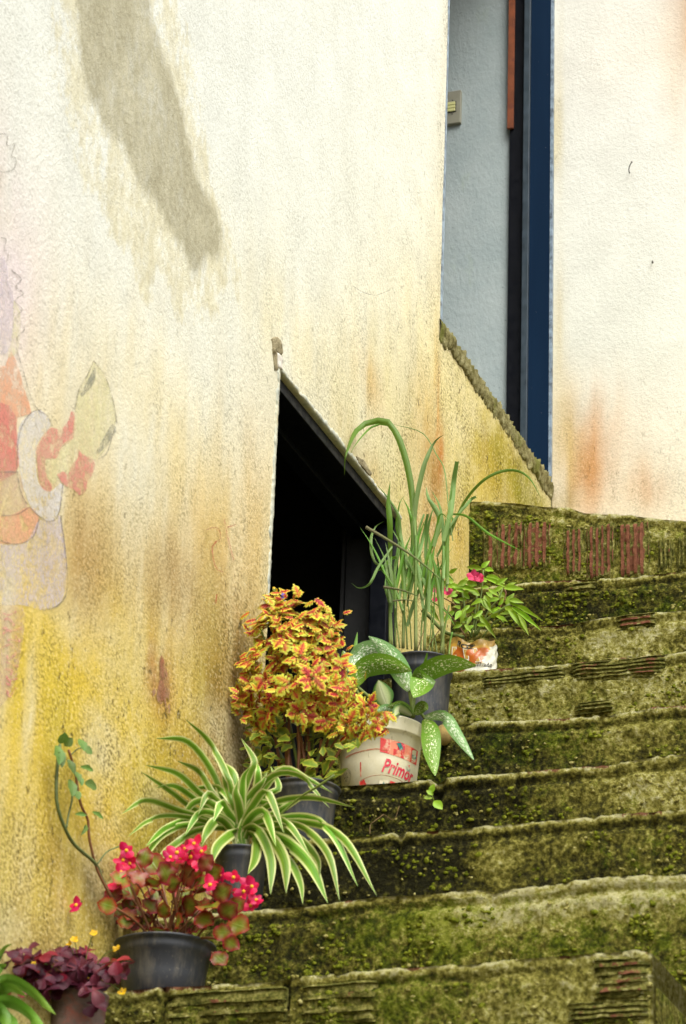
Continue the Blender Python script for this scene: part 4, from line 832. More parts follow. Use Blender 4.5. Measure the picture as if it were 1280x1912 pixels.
for k, (px, py, Y, R, nl, gr) in enumerate(sh):
    p = onY(px, py, Y); outd = (p-ctr); outd.y -= .05; outd.z += .06; outd.normalize(); s = outd.orthogonal().normalized(); b = outd.cross(s); a0 = random.random()*6; sz = R*.92/F_PX*depth(p)
    for j in range(nl):
        a = a0+2*math.pi*j/nl*(1 if j < nl else 1)+random.uniform(-.25, .25); lift = random.uniform(-.15, .55) if j < 4 else random.uniform(.6, 1.1)
        d = (s*math.cos(a)+b*math.sin(a)+outd*lift).normalized(); d.z -= .12
        leaf_obj(cole, CM[(k+j) % 5], MAT['coleus'], p-outd*.004*j, d, outd+Vector((0, -.2, .3)), sz*random.uniform(.75, 1.2), random.uniform(.9, 1.2))
    if k % 3 == 0:
        b0 = c+Vector((random.uniform(-.03, .03), random.uniform(-.03, .03), h-.01)); mid = lerp(b0, p, .5)+Vector((0, .03, .02)); child('stem', tube_me([b0, mid, p-outd*.01], lambda v: .0042-.002*v, 9, 6), MAT['stem' if k % 2 else 'redstem'], cole)
FV, FF, FU = [], [], []
for k in range(420):
    px, py, Y, R, nl, gr = random.choice(sh); p = onY(max(446, px+random.uniform(-26, 26)), py+random.uniform(-24, 24), Y+random.uniform(.0, .05)); d = Vector((random.uniform(-1, 1), random.uniform(-.8, .2), random.uniform(-.7, .7))).normalized(); n = Vector((random.uniform(-.5, .5), -.8, .5)); n = (n-d*n.dot(d)).normalized(); s3 = d.cross(n); z = random.uniform(16, 28)/F_PX*depth(p); cm = CM[k % 5]; o0 = len(FV)
    FV += [p+s3*(v.co.x*z)+d*(v.co.y*z)+n*(v.co.z*z) for v in cm.vertices]; ul = {}
    for lp in cm.loops: ul[lp.vertex_index] = tuple(cm.uv_layers[0].data[lp.index].uv)
    sh_ = random.uniform(-.25, .35); FU += [(min(1, max(0, ul[q][0]+sh_)), ul[q][1]) for q in range(len(cm.vertices))]; FF += [tuple(o0+q for q in pg.vertices) for pg in cm.polygons]
child('inner_foliage', mesh(FV, FF, True, FU), MAT['coleus'], cole, kind='stuff')
SM = [blade_me(7, lambda v: .30*math.sin(math.pi*min(1, v*.95+.03))**.8*(1+.22*math.sin(v*26)), .2, .2, .15, k, 5) for k in range(3)]
LV, LF, LU = [], [], []
for k in range(170):
    px, py = random.uniform(468, 672), random.uniform(1325, 1458)
    if px > 640 and py > 1400: continue
    p = onY(px, py, c.y+random.uniform(-.06, .05)); d = Vector((random.uniform(-1, 1), random.uniform(-.6, .3), random.uniform(-.5, .7))).normalized(); n = Vector((random.uniform(-.4, .4), -.8, .6)); n = (n-d*n.dot(d)).normalized(); sd3 = d.cross(n); z = random.uniform(.022, .046); sm = SM[k % 3]; o0 = len(LV)
    for v in sm.vertices: LV.append(p+sd3*(v.co.x*z)+d*(v.co.y*z)+n*(v.co.z*z))
    uvl = {}
    for lp in sm.loops: uvl[lp.vertex_index] = tuple(sm.uv_layers[0].data[lp.index].uv)
    LU += [uvl[i_] for i_ in range(len(sm.vertices))]; LF += [tuple(o0+i_ for i_ in pg.vertices) for pg in sm.polygons]
child('lower_foliage', mesh(LV, LF, True, LU), MAT['coleusgreen'], cole, kind='stuff')
for (a, b) in [((545,1462),(530,1380)),((560,1460),(555,1370)),((580,1462),(600,1380)),((590,1460),(640,1390)),((550,1460),(500,1400)),((570,1462),(575,1360)),((520,1455),(512,1370))]:
    child('stem', tube_me([onY(*a, c.y), onY(.5*(a[0]+b[0])+4, .5*(a[1]+b[1]), c.y-.01), onY(*b, c.y-.02)], .0036, 8, 6), MAT['redstem'], cole)
sp0, sp1 = onY(522, 1140, c.y-.04), onY(514, 1098, c.y-.04)
child('flower_spike', tube_me([sp0, lerp(sp0, sp1, .5)+Vector((.002, 0, 0)), sp1], .0016, 8, 5), MAT['stem'], cole)
for k in range(12):
    p = lerp(sp0, sp1, .35+.055*k); leaf_obj(cole, PET[k % 2], MAT['yellow'] if k % 2 else MAT['coleusgreen'], p, Vector((random.uniform(-1, 1), -.4, random.uniform(-.2, .5))), (0, -1, .2), .008, 1, 'bud')
for q in ((527,1105),(526,1112),(531,1120)): leaf_obj(cole, PET[0], MAT['violet'], onY(*q, c.y-.045), (.2, -.2, -1), (0, -1, .2), .011, 1, 'petal')

# ------------------------------------------------------------------ dieffenbachia in a printed bucket
c, r, h = pot_at(3, 711, 1330, 83, .125)
dief = empty('dumb_cane_plant', c, 'speckled green dumb cane growing in a white printed plastic bucket beside the coleus', 'potted plant')
t = NT('yellowed_white_plastic'); P = t.obj(); n = t.noise(P, 24, 6, .65)
cc = t.ramp(n, [(.3, G(214,204,168)), (.7, G(230,224,196))]); cc = t.mix(t.ramp(t.noise(t.mapv(P, (1, 1, .3)), 60, 6, .75), [(.60, 0.0), (.74, .8)]), cc, G(126,112,70)); MAT['bucket'] = t.done(cc, .5, t.bump(n, .1, .003), .4)
RB = .80
def bucket_r(z): return lerp(r*RB, r*.955, z/h)
zr = h*.80
buck = child('bucket', lathe_me([(r*RB*.95, 0), (r*RB, .004), (bucket_r(zr*.5), zr*.5), (bucket_r(zr-.002), zr-.002), (r*.99, zr), (r*1.0, zr+.003), (r*1.0, h-.006), (r*1.015, h-.003), (r*1.0, h), (r*.95, h-.002), (r*.92, h-.02), (r*.88, h*.6)], c, 64), MAT['bucket'], dief)
child('soil', soil_me(c, r*.9, h-.012), MAT['soil'], dief)
A0 = math.atan2(-c.y, -c.x)                                   # angle on the bucket that faces the viewer
A0 = math.atan2(-fw.y, -fw.x)
def wrap(u, z, e=.0007): a = A0+u/r; rr = bucket_r(z)+e; return c+Vector((rr*math.cos(a), rr*math.sin(a), z))
def wrap_poly(name, pts, mat, e=.0007, par=None):
    V2 = []; n = len(pts)
    for k in range(n):
        a, b = pts[k], pts[(k+1) % n]; m = max(1, int(math.hypot(a[0]-b[0], a[1]-b[1])/.006))
        for s in range(m): V2.append((lerp(a[0], b[0], s/m), lerp(a[1], b[1], s/m)))
    us = [p[0] for p in V2]; from mathutils.geometry import tessellate_polygon
    F = [tuple(f) for f in tessellate_polygon([[Vector((p[0], p[1], 0)) for p in V2]])]
    return child(name, mesh([wrap(u, z, e) for u, z in V2], F, False), mat, par or buck)
def wrap_text(s, u0, z0, size, mat, shear=0, weight=0, rot=0, e=.0012, mapf=None, par=None, name='lettering', squash=1.0, space=1.0):
    cu = bpy.data.curves.new('t', 'FONT'); cu.body = s; cu.size = size; cu.shear = shear; cu.offset = weight; cu.space_character = space; cu.resolution_u = 4
    o = bpy.data.objects.new('t', cu); COL.objects.link(o); dg = bpy.context.evaluated_depsgraph_get(); ev = o.evaluated_get(dg); m0 = ev.to_mesh()
    vs_ = [tuple(v.co) for v in m0.vertices]; fs = [tuple(p.vertices) for p in m0.polygons]; ev.to_mesh_clear(); bpy.data.objects.remove(o); bpy.data.curves.remove(cu)
    f = mapf or (lambda u, z: wrap(u, z, e)); ca, sa = math.cos(rot), math.sin(rot)
    V = [f(u0+(x*squash)*ca-y*sa, z0+(x*squash)*sa+y*ca) for x, y, _ in vs_]
    return child(name, mesh(V, fs, False), mat, par or buck)
def ink(name, col): return M_plain(name, G(*col), .5, .12, 60, .05, 0, .4, tuple(C(215,205,170)))
IR, IP, IT, IK, IO = ink('red_print', (206,52,48)), ink('salmon_print', (226,132,100)), ink('teal_print', (40,120,118)), ink('black_stamp', (70,66,52)), ink('crimson_print', (214,40,70))
pm = depth(c)/F_PX                                            # metres per photo pixel here
def bk(px, py):                                              # photo pixel -> (u, z) on the bucket front
    u_ = max(-.96, min(.96, (px-709)/79)); zz_ = (1462-py-.09*0)/132*h*.98
    return math.asin(u_)*r*.98, zz_ + .010*(1-math.cos(math.asin(u_)))
# checkered band under the rim
def band(pxs, top_f, bot_f, mats):
    for k in range(len(pxs)-1):
        a, b = pxs[k], pxs[k+1]; wrap_poly('print', [bk(a, bot_f(a)), bk(b, bot_f(b)), bk(b, top_f(b)), bk(a, top_f(a))], mats[k % len(mats)])
tp = lambda x: 1371+.11*(x-715)+.0012*(x-715)**2*.6; md = lambda x: 1386+.12*(x-715); bt = lambda x: 1397+.17*(x-715)
band([708,727,743,757,770,783], tp, bt, [IR, IP, IO, IP, IR]); band([727,735,743,750,757], md, bt, [IP, IR])
wrap_poly('print', [bk(740,1378), bk(748,1376), bk(754,1386), bk(748,1390)], IT, .0016); wrap_poly('print', [bk(772,1392), bk(781,1393), bk(781,1398), bk(774,1398)], IT, .0016)
wrap_poly('print', [bk(640,1400), bk(700,1390), bk(760,1398), bk(780,1404), bk(780,1405.5), bk(760,1399.5), bk(700,1391.5), bk(640,1402)], IP)
# lower arched band
wrap_poly('print', [bk(666,1461), bk(666,1448), bk(690,1440), bk(715,1437), bk(745,1441), bk(772,1451), bk(786,1459), bk(780,1463)], IP)
wrap_poly('print', [bk(667,1461), bk(668,1450), bk(676,1446), bk(684,1461)], IR, .0016); wrap_poly('print', [bk(730,1461), bk(732,1447), bk(743,1449), bk(744,1461)], IR, .0016); wrap_poly('print', [bk(708,1460), bk(709,1447), bk(728,1447), bk(727,1460)], MAT['bucket'], .0016)
wrap_poly('print', [bk(714,1456), bk(718,1450), bk(722,1456)], IT, .002); wrap_poly('print', [bk(668,1414), bk(670,1414), bk(670,1440), bk(668,1440)], IR)
u0, z0 = bk(714, 1431); wrap_text('Primor', u0-.004, z0, .046, IO, .35, .0010, -.12, squash=.76, space=1.02)
u1, z1 = bk(765, 1424); wrap_poly('print', [bk(763,1416), bk(768,1420), bk(774,1418), bk(771,1425), bk(766,1425)], IT); wrap_poly('print', [bk(766,1414), bk(770,1412), bk(771,1418)], IO)
# round black stamp
def ring(u0, z0, R, wd, mat):
    V = []; n = 40
    for k in range(n):
        a = 2*math.pi*k/n
        for q in (R-wd/2, R+wd/2): V.append(wrap(u0+q*math.cos(a), z0+q*math.sin(a), .0009))
    child('stamp_ring', mesh(V, [(2*k, 2*k+1, (2*k+3) % (2*n), (2*k+2) % (2*n)) for k in range(n)], False), mat, buck)
us, zs = bk(640, 1437); ring(us, zs, .020, .0007, IK); ring(us, zs, .0165, .0005, IK)
wrap_text('S.I.F', us-.010, zs+.005, .009, IK); wrap_text('BRASIL', us-.013, zs-.003, .0075, IK); wrap_text('057', us-.008, zs-.011, .008, IK)
# leaves: path base->tip px, width px, depth shift, material
DL = [([(662,1280),(678,1250),(715,1240),(768,1252)],42,-.02,'dieff'),([(655,1255),(675,1222),(710,1212),(748,1218)],40,.05,'dieffpale'),([(765,1288),(745,1250),(722,1218),(688,1188)],40,-.01,'dieffpale'),
      ([(770,1285),(795,1258),(835,1240),(888,1242)],40,-.09,'dieff'),([(772,1278),(790,1266),(782,1282),(772,1302)],46,-.11,'dieff'),([(722,1318),(715,1300),(710,1285),(706,1270)],40,-.02,'dieffcream'),
      ([(792,1342),(803,1365),(806,1405),(812,1448)],37,-.11,'dieff'),([(792,1340),(828,1338),(852,1370),(884,1418)],24,-.10,'dieffpale'),([(650,1285),(655,1260),(650,1240),(640,1215)],40,.02,'dieff'),
      ([(668,1240),(663,1220),(664,1200),(667,1180)],8,.02,'grassleaf'),([(770,1332),(750,1318),(735,1318),(722,1320)],18,-.03,'dieff'),([(775,1334),(785,1322),(790,1318),(798,1325)],22,-.02,'dieff'),([(768,1336),(750,1325),(742,1326),(735,1338)],22,-.08,'dieffcream'),([(745,1335),(725,1325),(712,1325),(700,1332)],20,-.04,'dieffpale'),([(780,1280),(792,1240),(796,1225),(797,1218)],6,-.06,'grassleaf')]
for (pl, wpx, dy, mt) in DL:
    n = len(pl); pts = [onY(px, py, c.y+.01+dy*(j/(n-1))**.8-(.03 if mt != 'grassleaf' else 0)) for j, (px, py) in enumerate(pl)]; W = wpx/F_PX*depth(pts[1])
    child('leaf', ribbon_me(pts, lambda v, W=W: W*.5*max(.02, math.sin(math.pi*min(1, .04+v*.96)**.85))**.75, 18, 9, .22, .85), MAT[mt], dief)
for pl, rad in (([(770,1340),(770,1315),(772,1278)], .0062), ([(738,1336),(700,1310),(664,1280)], .004), ([(770,1335),(782,1330),(793,1341)], .004), ([(735,1335),(725,1325),(720,1316)], .003), ([(770,1330),(766,1300),(764,1286)], .0045), ([(720,1338),(680,1310),(655,1270)], .004)):
    child('stem', tube_me([onY(px, py, c.y-.01) for px, py in pl], rad, 10, 8), MAT['stem'], dief)

# ------------------------------------------------------------------ lemongrass
c, r, h = pot_at(4, 787, 1214, 60, .12)
lemo = empty('lemongrass_plant', c, 'black pot of tall lemongrass with long bending blades against the wall', 'potted plant')
child('pot', pot_me(c, r, h, .80, .17), MAT['pot'], lemo); child('soil', soil_me(c, r*.9, h-.012), MAT['soil'], lemo)
LG = [  # path px, width px, dy, material
 ([(776,1080),(772,960),(760,870),(735,800),(708,785),(668,800),(645,850),(643,888)],20,-.05,'grassleaf'),([(776,1010),(768,900),(745,812),(715,792),(690,800),(665,828),(652,850)],8,.02,'grassleaf'),
 ([(772,990),(778,930),(795,860),(812,825),(828,812)],16,.0,'bluegrass'),([(828,1010),(840,960),(847,900),(853,862)],17,-.03,'bluegrass'),([(728,1040),(728,980),(725,940),(728,898)],17,-.03,'grassleaf'),
 ([(760,1060),(748,1000),(742,960),(720,925),(703,905)],10,.0,'bluegrass'),([(810,1020),(820,970),(800,930),(795,908)],15,-.02,'bluegrass'),([(840,1000),(865,940),(905,895),(950,878),(985,890),(1010,930)],9,-.02,'grassleaf'),
 ([(838,985),(868,945),(880,932),(888,928)],10,.02,'bluegrass'),([(838,960),(870,964),(910,995),(975,1030)],8,-.05,'grassleaf'),([(730,1060),(700,1050),(692,1010),(700,985),(718,972)],9,.0,'bluegrass'),
 ([(732,1020),(705,1060),(690,1090),(670,1098),(655,1088)],8,-.04,'bluegrass'),([(740,1040),(728,1045),(715,1060),(705,1066)],12,.0,'grassleaf'),([(800,1100),(795,1020),(805,960),(818,940)],11,.01,'bluegrass'),
 ([(756,1120),(752,1060),(748,1020),(742,998)],16,-.02,'grassleaf'),([(785,1110),(795,1050),(812,1000),(822,960),(842,975)],10,-.01,'grassleaf'),([(765,1110),(775,1060),(790,1000),(798,960)],11,-.01,'bluegrass'),
 ([(745,1120),(750,1090),(768,1050),(780,1010)],11,-.03,'bluegrass'),([(828,1080),(828,1010),(822,950),(805,915)],11,.0,'bluegrass'),([(835,1090),(835,1000),(840,940),(845,905)],13,-.03,'grassleaf'),([(790,1120),(802,1060),(800,1000),(785,968)],10,.0,'grassleaf'),
 ([(760,1060),(770,1010),(765,960),(752,930)],11,.01,'grassleaf'),([(790,1080),(780,1010),(788,970),(792,960)],8,.0,'bluegrass'),([(735,1080),(745,1020),(740,980),(746,940),(756,924)],8,.02,'grassleaf'),([(845,1010),(838,960),(830,880),(815,850),(790,810),(745,795),(720,792)],4,.03,'bluegrass'),([(815,1040),(835,1000),(845,970),(830,960)],9,.0,'grassleaf'),
 ([(728,1130),(720,1100),(720,1075)],8,-.02,'bluegrass'),([(820,1060),(838,1075),(848,1085)],5,.0,'grassleaf'),([(800,1120),(830,1140),(850,1170)],5,-.03,'grassleaf')]
for (pl, wpx, dy, mt) in LG:
    n = len(pl); pts = [onY(px, py, c.y-.02+dy*(j/(n-1))+random.uniform(-.02, .02)) for j, (px, py) in enumerate(pl)]; W = wpx*.80/F_PX*depth(pts[0])
    W *= .78; cut = (mt == 'bluegrass' and len(pl) == 4 and random.random() < .4)
    child('leaf', ribbon_me(pts, lambda v, W=W, cut=cut: W*.5*(.7+.3*math.sin(math.pi*v))*(1 if cut else (1-max(0, (v-.55)/.45)**1.6*.97)), 26, 5, .45, .82, random.uniform(-.4, .4)), MAT[mt], lemo)
for k in range(26):
    x0 = random.choice((730, 738, 752, 760, 776, 790, 800, 826, 834)); y0 = random.uniform(1090, 1170); ln = random.uniform(70, 170); lean = random.uniform(-.35, .35); Y = c.y+random.uniform(-.05, .02)
    pts = [onY(x0+lean*ln*f+lean*40*f*f, y0-ln*f*(1-.12*f*f), Y) for f in (0, .35, .7, 1)]; W = random.uniform(5, 10)*.8/F_PX*depth(pts[0])
    child('leaf', ribbon_me(pts, lambda v, W=W: W*.5*(.8+.2*math.sin(math.pi*v))*(1-max(0, (v-.5)/.5)**1.5*.97), 14, 5, .45, .8, random.uniform(-.8, .8)), MAT['grassleaf' if k % 3 else 'bluegrass'], lemo)
ST = [((728,1206),(730,1040),9),((738,1208),(736,1060),6),((752,1210),(756,1060),9),((776,1214),(776,1000),10),((792,1216),(800,1060),8),((806,1218),(812,1080),5),((826,1222),(828,1020),11),((822,1220),(838,1130),6),((746,1210),(738,1120),4),((785,1216),(790,1130),5),((768,1212),(762,1130),4),((816,1222),(804,1160),5),((838,1224),(844,1180),6),((732,1206),(726,1080),6),((760,1212),(752,1130),5),((800,1218),(806,1120),4)]
for (a, b, wd) in ST:
    Y = c.y+random.uniform(-.045, .02); p0, p1 = onY(*a, Y), onY(*b, Y-.01); me = tube_me([p0, lerp(p0, p1, .5)+Vector((random.uniform(-.003, .003), 0, 0)), p1], lambda v, w_=wd: w_*.31/F_PX*7.9*(1.05-.3*v), 10, 8)
    l = me.uv_layers.new(name='UVMap'); uvs = []
    for lp in me.loops: uvs += [.3, (lp.vertex_index//8)/9]
    l.data.foreach_set('uv', uvs); child('stalk', me, MAT['stalk'], lemo)
for (pl, wpx) in (([(682,984),(730,1012),(770,1038),(800,1062),(820,1080)], 6), ([(715,1096),(750,1102),(778,1112)], 5), ([(733,1122),(760,1120),(778,1124)], 3)):
    pts = [onY(px, py, c.y-.07) for px, py in pl]; W = wpx/F_PX*7.9; child('dry_blade', ribbon_me(pts, lambda v, W=W: W*.5*(1-.6*v), 14, 5, .5, .9), MAT['drygrass'], lemo)
for k in range(10):
    p0 = c+Vector((random.uniform(-.06, .05), random.uniform(-.05, .03), h-.005)); p1 = p0+Vector((random.uniform(-.06, .06), -.01, random.uniform(.01, .08))); child('dry_blade', tube_me([p0, lerp(p0, p1, .5)+Vector((0, 0, .005)), p1], .0011, 5, 4), MAT['twig'], lemo)

# ------------------------------------------------------------------ balsam in a rice bag
Yb = STEP[5][0]+.06; g = onY(880, 1222, Yb); zb0 = step_z(5, g.x)+.002; bx_ = g.x
c = Vector((bx_, Yb, zb0)); bag_h = onY(880, 1186, Yb-.05).z-zb0; bw = 46/F_PX*depth(g)
bal = empty('balsam_plant', c, 'leafy lime green balsam with pink flowers growing in a crumpled orange and white rice bag', 'potted plant')
t = NT('printed_bag_film'); P = t.obj(); a = t.attr('print'); cc = t.mix(t.ramp(t.noise(P, 70, 5, .7), [(.55, 0.0), (.75, .5)]), a, G(120,92,50)); MAT['bag'] = t.done(cc, .32, t.bump(t.noise(P, 30, 4), .35, .01), .5)
ns, nh = 56, 26; V = []; PC = []
AB = math.atan2(-fw.y, -fw.x)
def bag_pt(a, s, e=0.0):
    f = 1+.05*math.sin(s*4)-.20*max(0, s-.72)/.28*(.5+.5*math.sin(a*3)); k = .06*math.sin(a*7+s*9)*(.2+s)+.03*math.sin(a*13-s*16)
    fl = .62
    q = Vector((math.cos(a)*bw*(f+k)*1.0+0, math.sin(a)*bw*(f+k)*fl, 0)); zt = bag_h*(1+.10*math.sin(a*2+.6)+.05*math.sin(a*5)); rad = Vector((math.cos(a), math.sin(a), 0))
    return c+q+rad*e+Vector((0, 0, zt*s))
for i in range(nh):
    s = i/(nh-1)
    for j in range(ns):
        a = 2*math.pi*j/ns; V.append(bag_pt(a, s)); u = ((a-AB+math.pi) % (2*math.pi)-math.pi)   # -: left of the viewer's centre
        cl = C(196,150,60)
        if -1.0 < u < .55 and .28 < s < .74: cl = C(186,96,30)
        if u > .55-.25*math.sin(s*5) and s < .85: cl = C(222,220,200)
        if s < .28: cl = C(226,224,206) if u > -.4 else C(150,84,34)
        if s < .08: cl = C(90,86,70)
        if s > .80: cl = C(176,140,66)
        PC.append(cl*.9)
bag = child('rice_bag', mesh(V, grid_faces(nh, ns, 0, True)+[tuple(range(ns))[::-1]], True, None, {'print': np.array(PC)}), MAT['bag'], bal)
child('soil', soil_me(c, bw*.58, bag_h*.82), MAT['soil'], bal)
def bagmap(u, z): return bag_pt(AB+u/(bw*.80), max(0, min(1, z/bag_h)), .0016)
IB, IG, IW = ink('dark_bag_print', (40,36,34)), ink('gold_bag_print', (196,152,66)), ink('white_bag_print', (226,220,200))
wrap_text('Parboilizado', -.034, bag_h*.16, .0175, IB, 0, .0004, .06, mapf=bagmap, par=bag, squash=.86)
wrap_text('U1', -.050, bag_h*.30, .060, IW, -.1, .0022, .05, mapf=lambda u, z: bag_pt(AB+u/(bw*.80), max(0, min(1, z/bag_h)), .0012), par=bag, squash=.95)
wrap_text('U1', -.050, bag_h*.30, .060, IG, -.1, .0004, .05, mapf=bagmap, par=bag, squash=.95)
wrap_text('ROZ', -.046, bag_h*.78, .020, IB, .2, .0006, -.1, mapf=bagmap, par=bag)
LM = [blade_me(9, lambda v: .21*math.sin(math.pi*min(1, .03+v*.97)**.8)**.9*(1+.04*math.sin(v*40)), .3, cv, .08, k, 5) for k, cv in ((1, .15), (2, .35), (3, .0))]
IL = [ # base px -> tip px (traced), width factor
 ((900,1062),(872,1058)),((898,1060),(912,1048)),((905,1062),(920,1066)),((906,1080),(940,1092)),((908,1076),(935,1082)),((940,1098),(974,1100)),((938,1096),(920,1104)),((905,1112),(912,1134)),((898,1118),(916,1140)),((932,1118),(908,1122)),((944,1128),(958,1108)),((950,1126),(1006,1156)),((955,1134),(1003,1168)),((948,1134),(972,1166)),((965,1146),(984,1182)),((930,1130),(940,1118)),((905,1120),(880,1124)),((870,1120),(855,1118)),((876,1118),(864,1106)),((890,1092),(868,1086)),((895,1112),(872,1098)),((888,1104),(848,1090)),((862,1098),(832,1090)),((880,1150),(872,1166)),((896,1150),(910,1172)),((905,1156),(916,1182)),((860,1140),(850,1156)),((870,1144),(885,1134)),((866,1136),(862,1158)),((842,1092),(812,1086)),((840,1080),(826,1064)),((800,1130),(812,1152)),((812,1140),(800,1130)),((900,1140),(886,1152)),((892,1146),(904,1160)),((920,1140),(934,1136)),((862,1166),(846,1172)),((884,1168),(868,1176)),((890,1166),(906,1168)),((916,1152),(928,1146)),((858,1126),(846,1118)),((912,1100),(928,1112)),((876,1130),(864,1140)),((850,1104),(836,1112)),((838,1070),(852,1062)),((925,1090),(945,1080)),((950,1120),(972,1122)),((925,1150),(945,1160)),((840,1150),(826,1160)),((826,1110),(812,1120))]
IL2 = []
for k, (a, b) in enumerate(IL):
    Y = c.y-.05+random.uniform(-.03, .04); p, q = onY(*a, Y), onY(*b, Y+random.uniform(-.02, .0)); s = (q-p).length*1.08; d = (q-p)
    leaf_obj(bal, LM[k % 3], MAT['lime'], p, d, -fw+Vector((random.uniform(-.5, .5), random.uniform(-.3, .3), random.uniform(-.1, .7))), max(.022, s*1.05), random.uniform(.75, 1.1)*min(1.0, .034/max(.02, s)))
for k in range(26):
    px, py = random.uniform(845, 950), random.uniform(1075, 1172); p = onY(px, py, c.y-.03+random.uniform(-.03, .05)); d = Vector((random.uniform(-1, 1), random.uniform(-.4, .2), random.uniform(-.6, .5)))
    leaf_obj(bal, LM[k % 3], MAT['lime'], p, d, -fw+Vector((random.uniform(-.6, .6), 0, random.uniform(0, .8))), random.uniform(.022, .036), random.uniform(.8, 1.2))
for pl, rad in (([(885,1190),(890,1150),(898,1110),(902,1064)], .0022), ([(885,1188),(905,1160),(930,1142),(952,1128)], .004), ([(880,1190),(870,1160),(866,1130),(862,1100)], .003), ([(870,1190),(850,1160),(820,1120),(836,1090)], .0016), ([(866,1190),(830,1180),(800,1150),(788,1140)], .005), ([(890,1186),(912,1140),(930,1118),(938,1098)], .0022), ([(930,1140),(944,1110),(940,1098)], .0016), ([(880,1186),(886,1150),(890,1110)], .0025), ([(900,1190),(925,1160),(960,1148)], .0022), ([(886,1110),(860,1100),(832,1090)], .0016), ([(876,1160),(850,1130),(820,1112)], .0015)):
    child('stem', tube_me([onY(px, py, c.y-.01) for px, py in pl], rad, 10, 6), MAT['redstem' if rad < .002 else 'stem'], bal)
for (px, py, s) in ((818,1098,15),(834,1104,13),(884,1076,14),(896,1080,11),(812,1120,6)):
    p = onY(px, py, c.y-.05); flower(bal, p, s/F_PX*depth(p), Vector((random.uniform(-.4, .4), -1, .2)), 'pinkpetal', 5, None)

# ------------------------------------------------------------------ maroon clover in an old pot, lower step
y0_, z0_ = LOW[0]; Yc = y0_+.12; g = onY(118, 1850, Yc); r = 58/F_PX*depth(g); c = Vector((g.x, Yc, z0_+.004)); h = onY(118, 1843, Yc-r).z-c.z
mar = empty('purple_clover_plant', c, 'weathered clay pot of maroon clover leaves with small yellow flowers at the lower left', 'potted plant')
child('pot', pot_me(c, r, h, .8, .1, 1.02), MAT['oldpot'], mar); child('soil', soil_me(c, r*.9, h-.01), MAT['soil'], mar)
HM = [blade_me(6, lambda v: .08+.52*v**.8*(1-max(0, v-.86)/.14*.35), .3, cv, .05, k, 5) for k, cv in ((1, .2), (2, .45))]
for k in range(95):
    px = random.gauss(125, 52); py = random.uniform(1775, 1850)
    if px < 5 or px > 232: continue
    if px > 165: py = random.uniform(1785, 1895)
    p = onY(px, py, c.y+random.uniform(-.10, .05)); nd = Vector((random.uniform(-.6, .6), -.7, random.uniform(.1, .9))).normalized(); s = nd.orthogonal().normalized(); b = nd.cross(s); a0 = random.random()*6; sz = random.uniform(20, 30)/F_PX*depth(p)
    mt = MAT['redleaf' if k % 4 == 0 else 'maroon']
    for j in range(3):
        a = a0+j*2.09; leaf_obj(mar, HM[j % 2], mt, p, s*math.cos(a)+b*math.sin(a)-nd*.15, nd, sz)
    if k % 4 == 0: b0 = c+Vector((random.uniform(-.03, .03), random.uniform(-.03, .03), h)); child('stem', tube_me([b0, lerp(b0, p, .6)+Vector((0, 0, .02)), p], .0013, 7, 4), MAT['redstem'], mar)
for (px, py) in ((175,1742),(138,1754),(129,1764),(218,1771),(172,1828),(228,1852),(60,1800)):
    p = onY(px, py, c.y-.05); flower(mar, p, 9/F_PX*depth(p), (random.uniform(-.4, .4), -1, .5), 'yellow', 5, None); child('stem', tube_me([c+Vector((0, 0, h)), lerp(c+Vector((0, 0, h)), p, .6)+Vector((0, 0, .02)), p], .0011, 8, 4), MAT['stem'], mar)

# ------------------------------------------------------------------ bright green plant, lowest left corner
y1_, z1_ = LOW[1]; Yc = y1_+.10; g = onY(-40, 1930, Yc); r = .07; c = Vector((max(XW+.09, g.x), Yc, z1_+.004)); h = .13
grn = empty('green_leaf_plant', c, 'bright green pointed leaves of a plant cut off by the lower left corner', 'potted plant')
child('pot', pot_me(c, r, h, .8, .15), MAT['pot'], grn); child('soil', soil_me(c, r*.9, h-.01), MAT['soil'], grn)
GL = [([(-30,1850),(10,1830),(55,1850),(104,1894)],30),([(-40,1880),(10,1870),(50,1890),(90,1930)],34),([(-40,1900),(0,1900),(20,1915),(28,1950)],46),([(-40,1840),(-10,1800),(8,1770),(22,1762)],16),([(-40,1860),(0,1850),(20,1845),(50,1860)],30),([(-40,1830),(-10,1815),(2,1805),(12,1800)],20),([(-40,1880),(-10,1880),(10,1900),(14,1930)],34),([(-60,1850),(-90,1840),(-120,1860),(-150,1900)],34),([(-50,1840),(-60,1800),(-70,1770),(-90,1750)],30)]
for (pl, wpx) in GL:
    pts = [onY(px, py, Yc-.03-.015*j) for j, (px, py) in enumerate(pl)]; W = wpx*.85/F_PX*depth(pts[0])
    child('leaf', ribbon_me(pts, lambda v, W=W: W*.5*max(.02, math.sin(math.pi*min(1, .05+v*.95)))**.8, 14, 7, .3, .7), MAT['green'], grn)
b0 = c+Vector((0, 0, h-.01)); child('stem', tube_me([b0, lerp(b0, onY(-40, 1850, Yc-.03), .5), onY(-40, 1850, Yc-.03)], .004, 10, 6), MAT['stem'], grn)

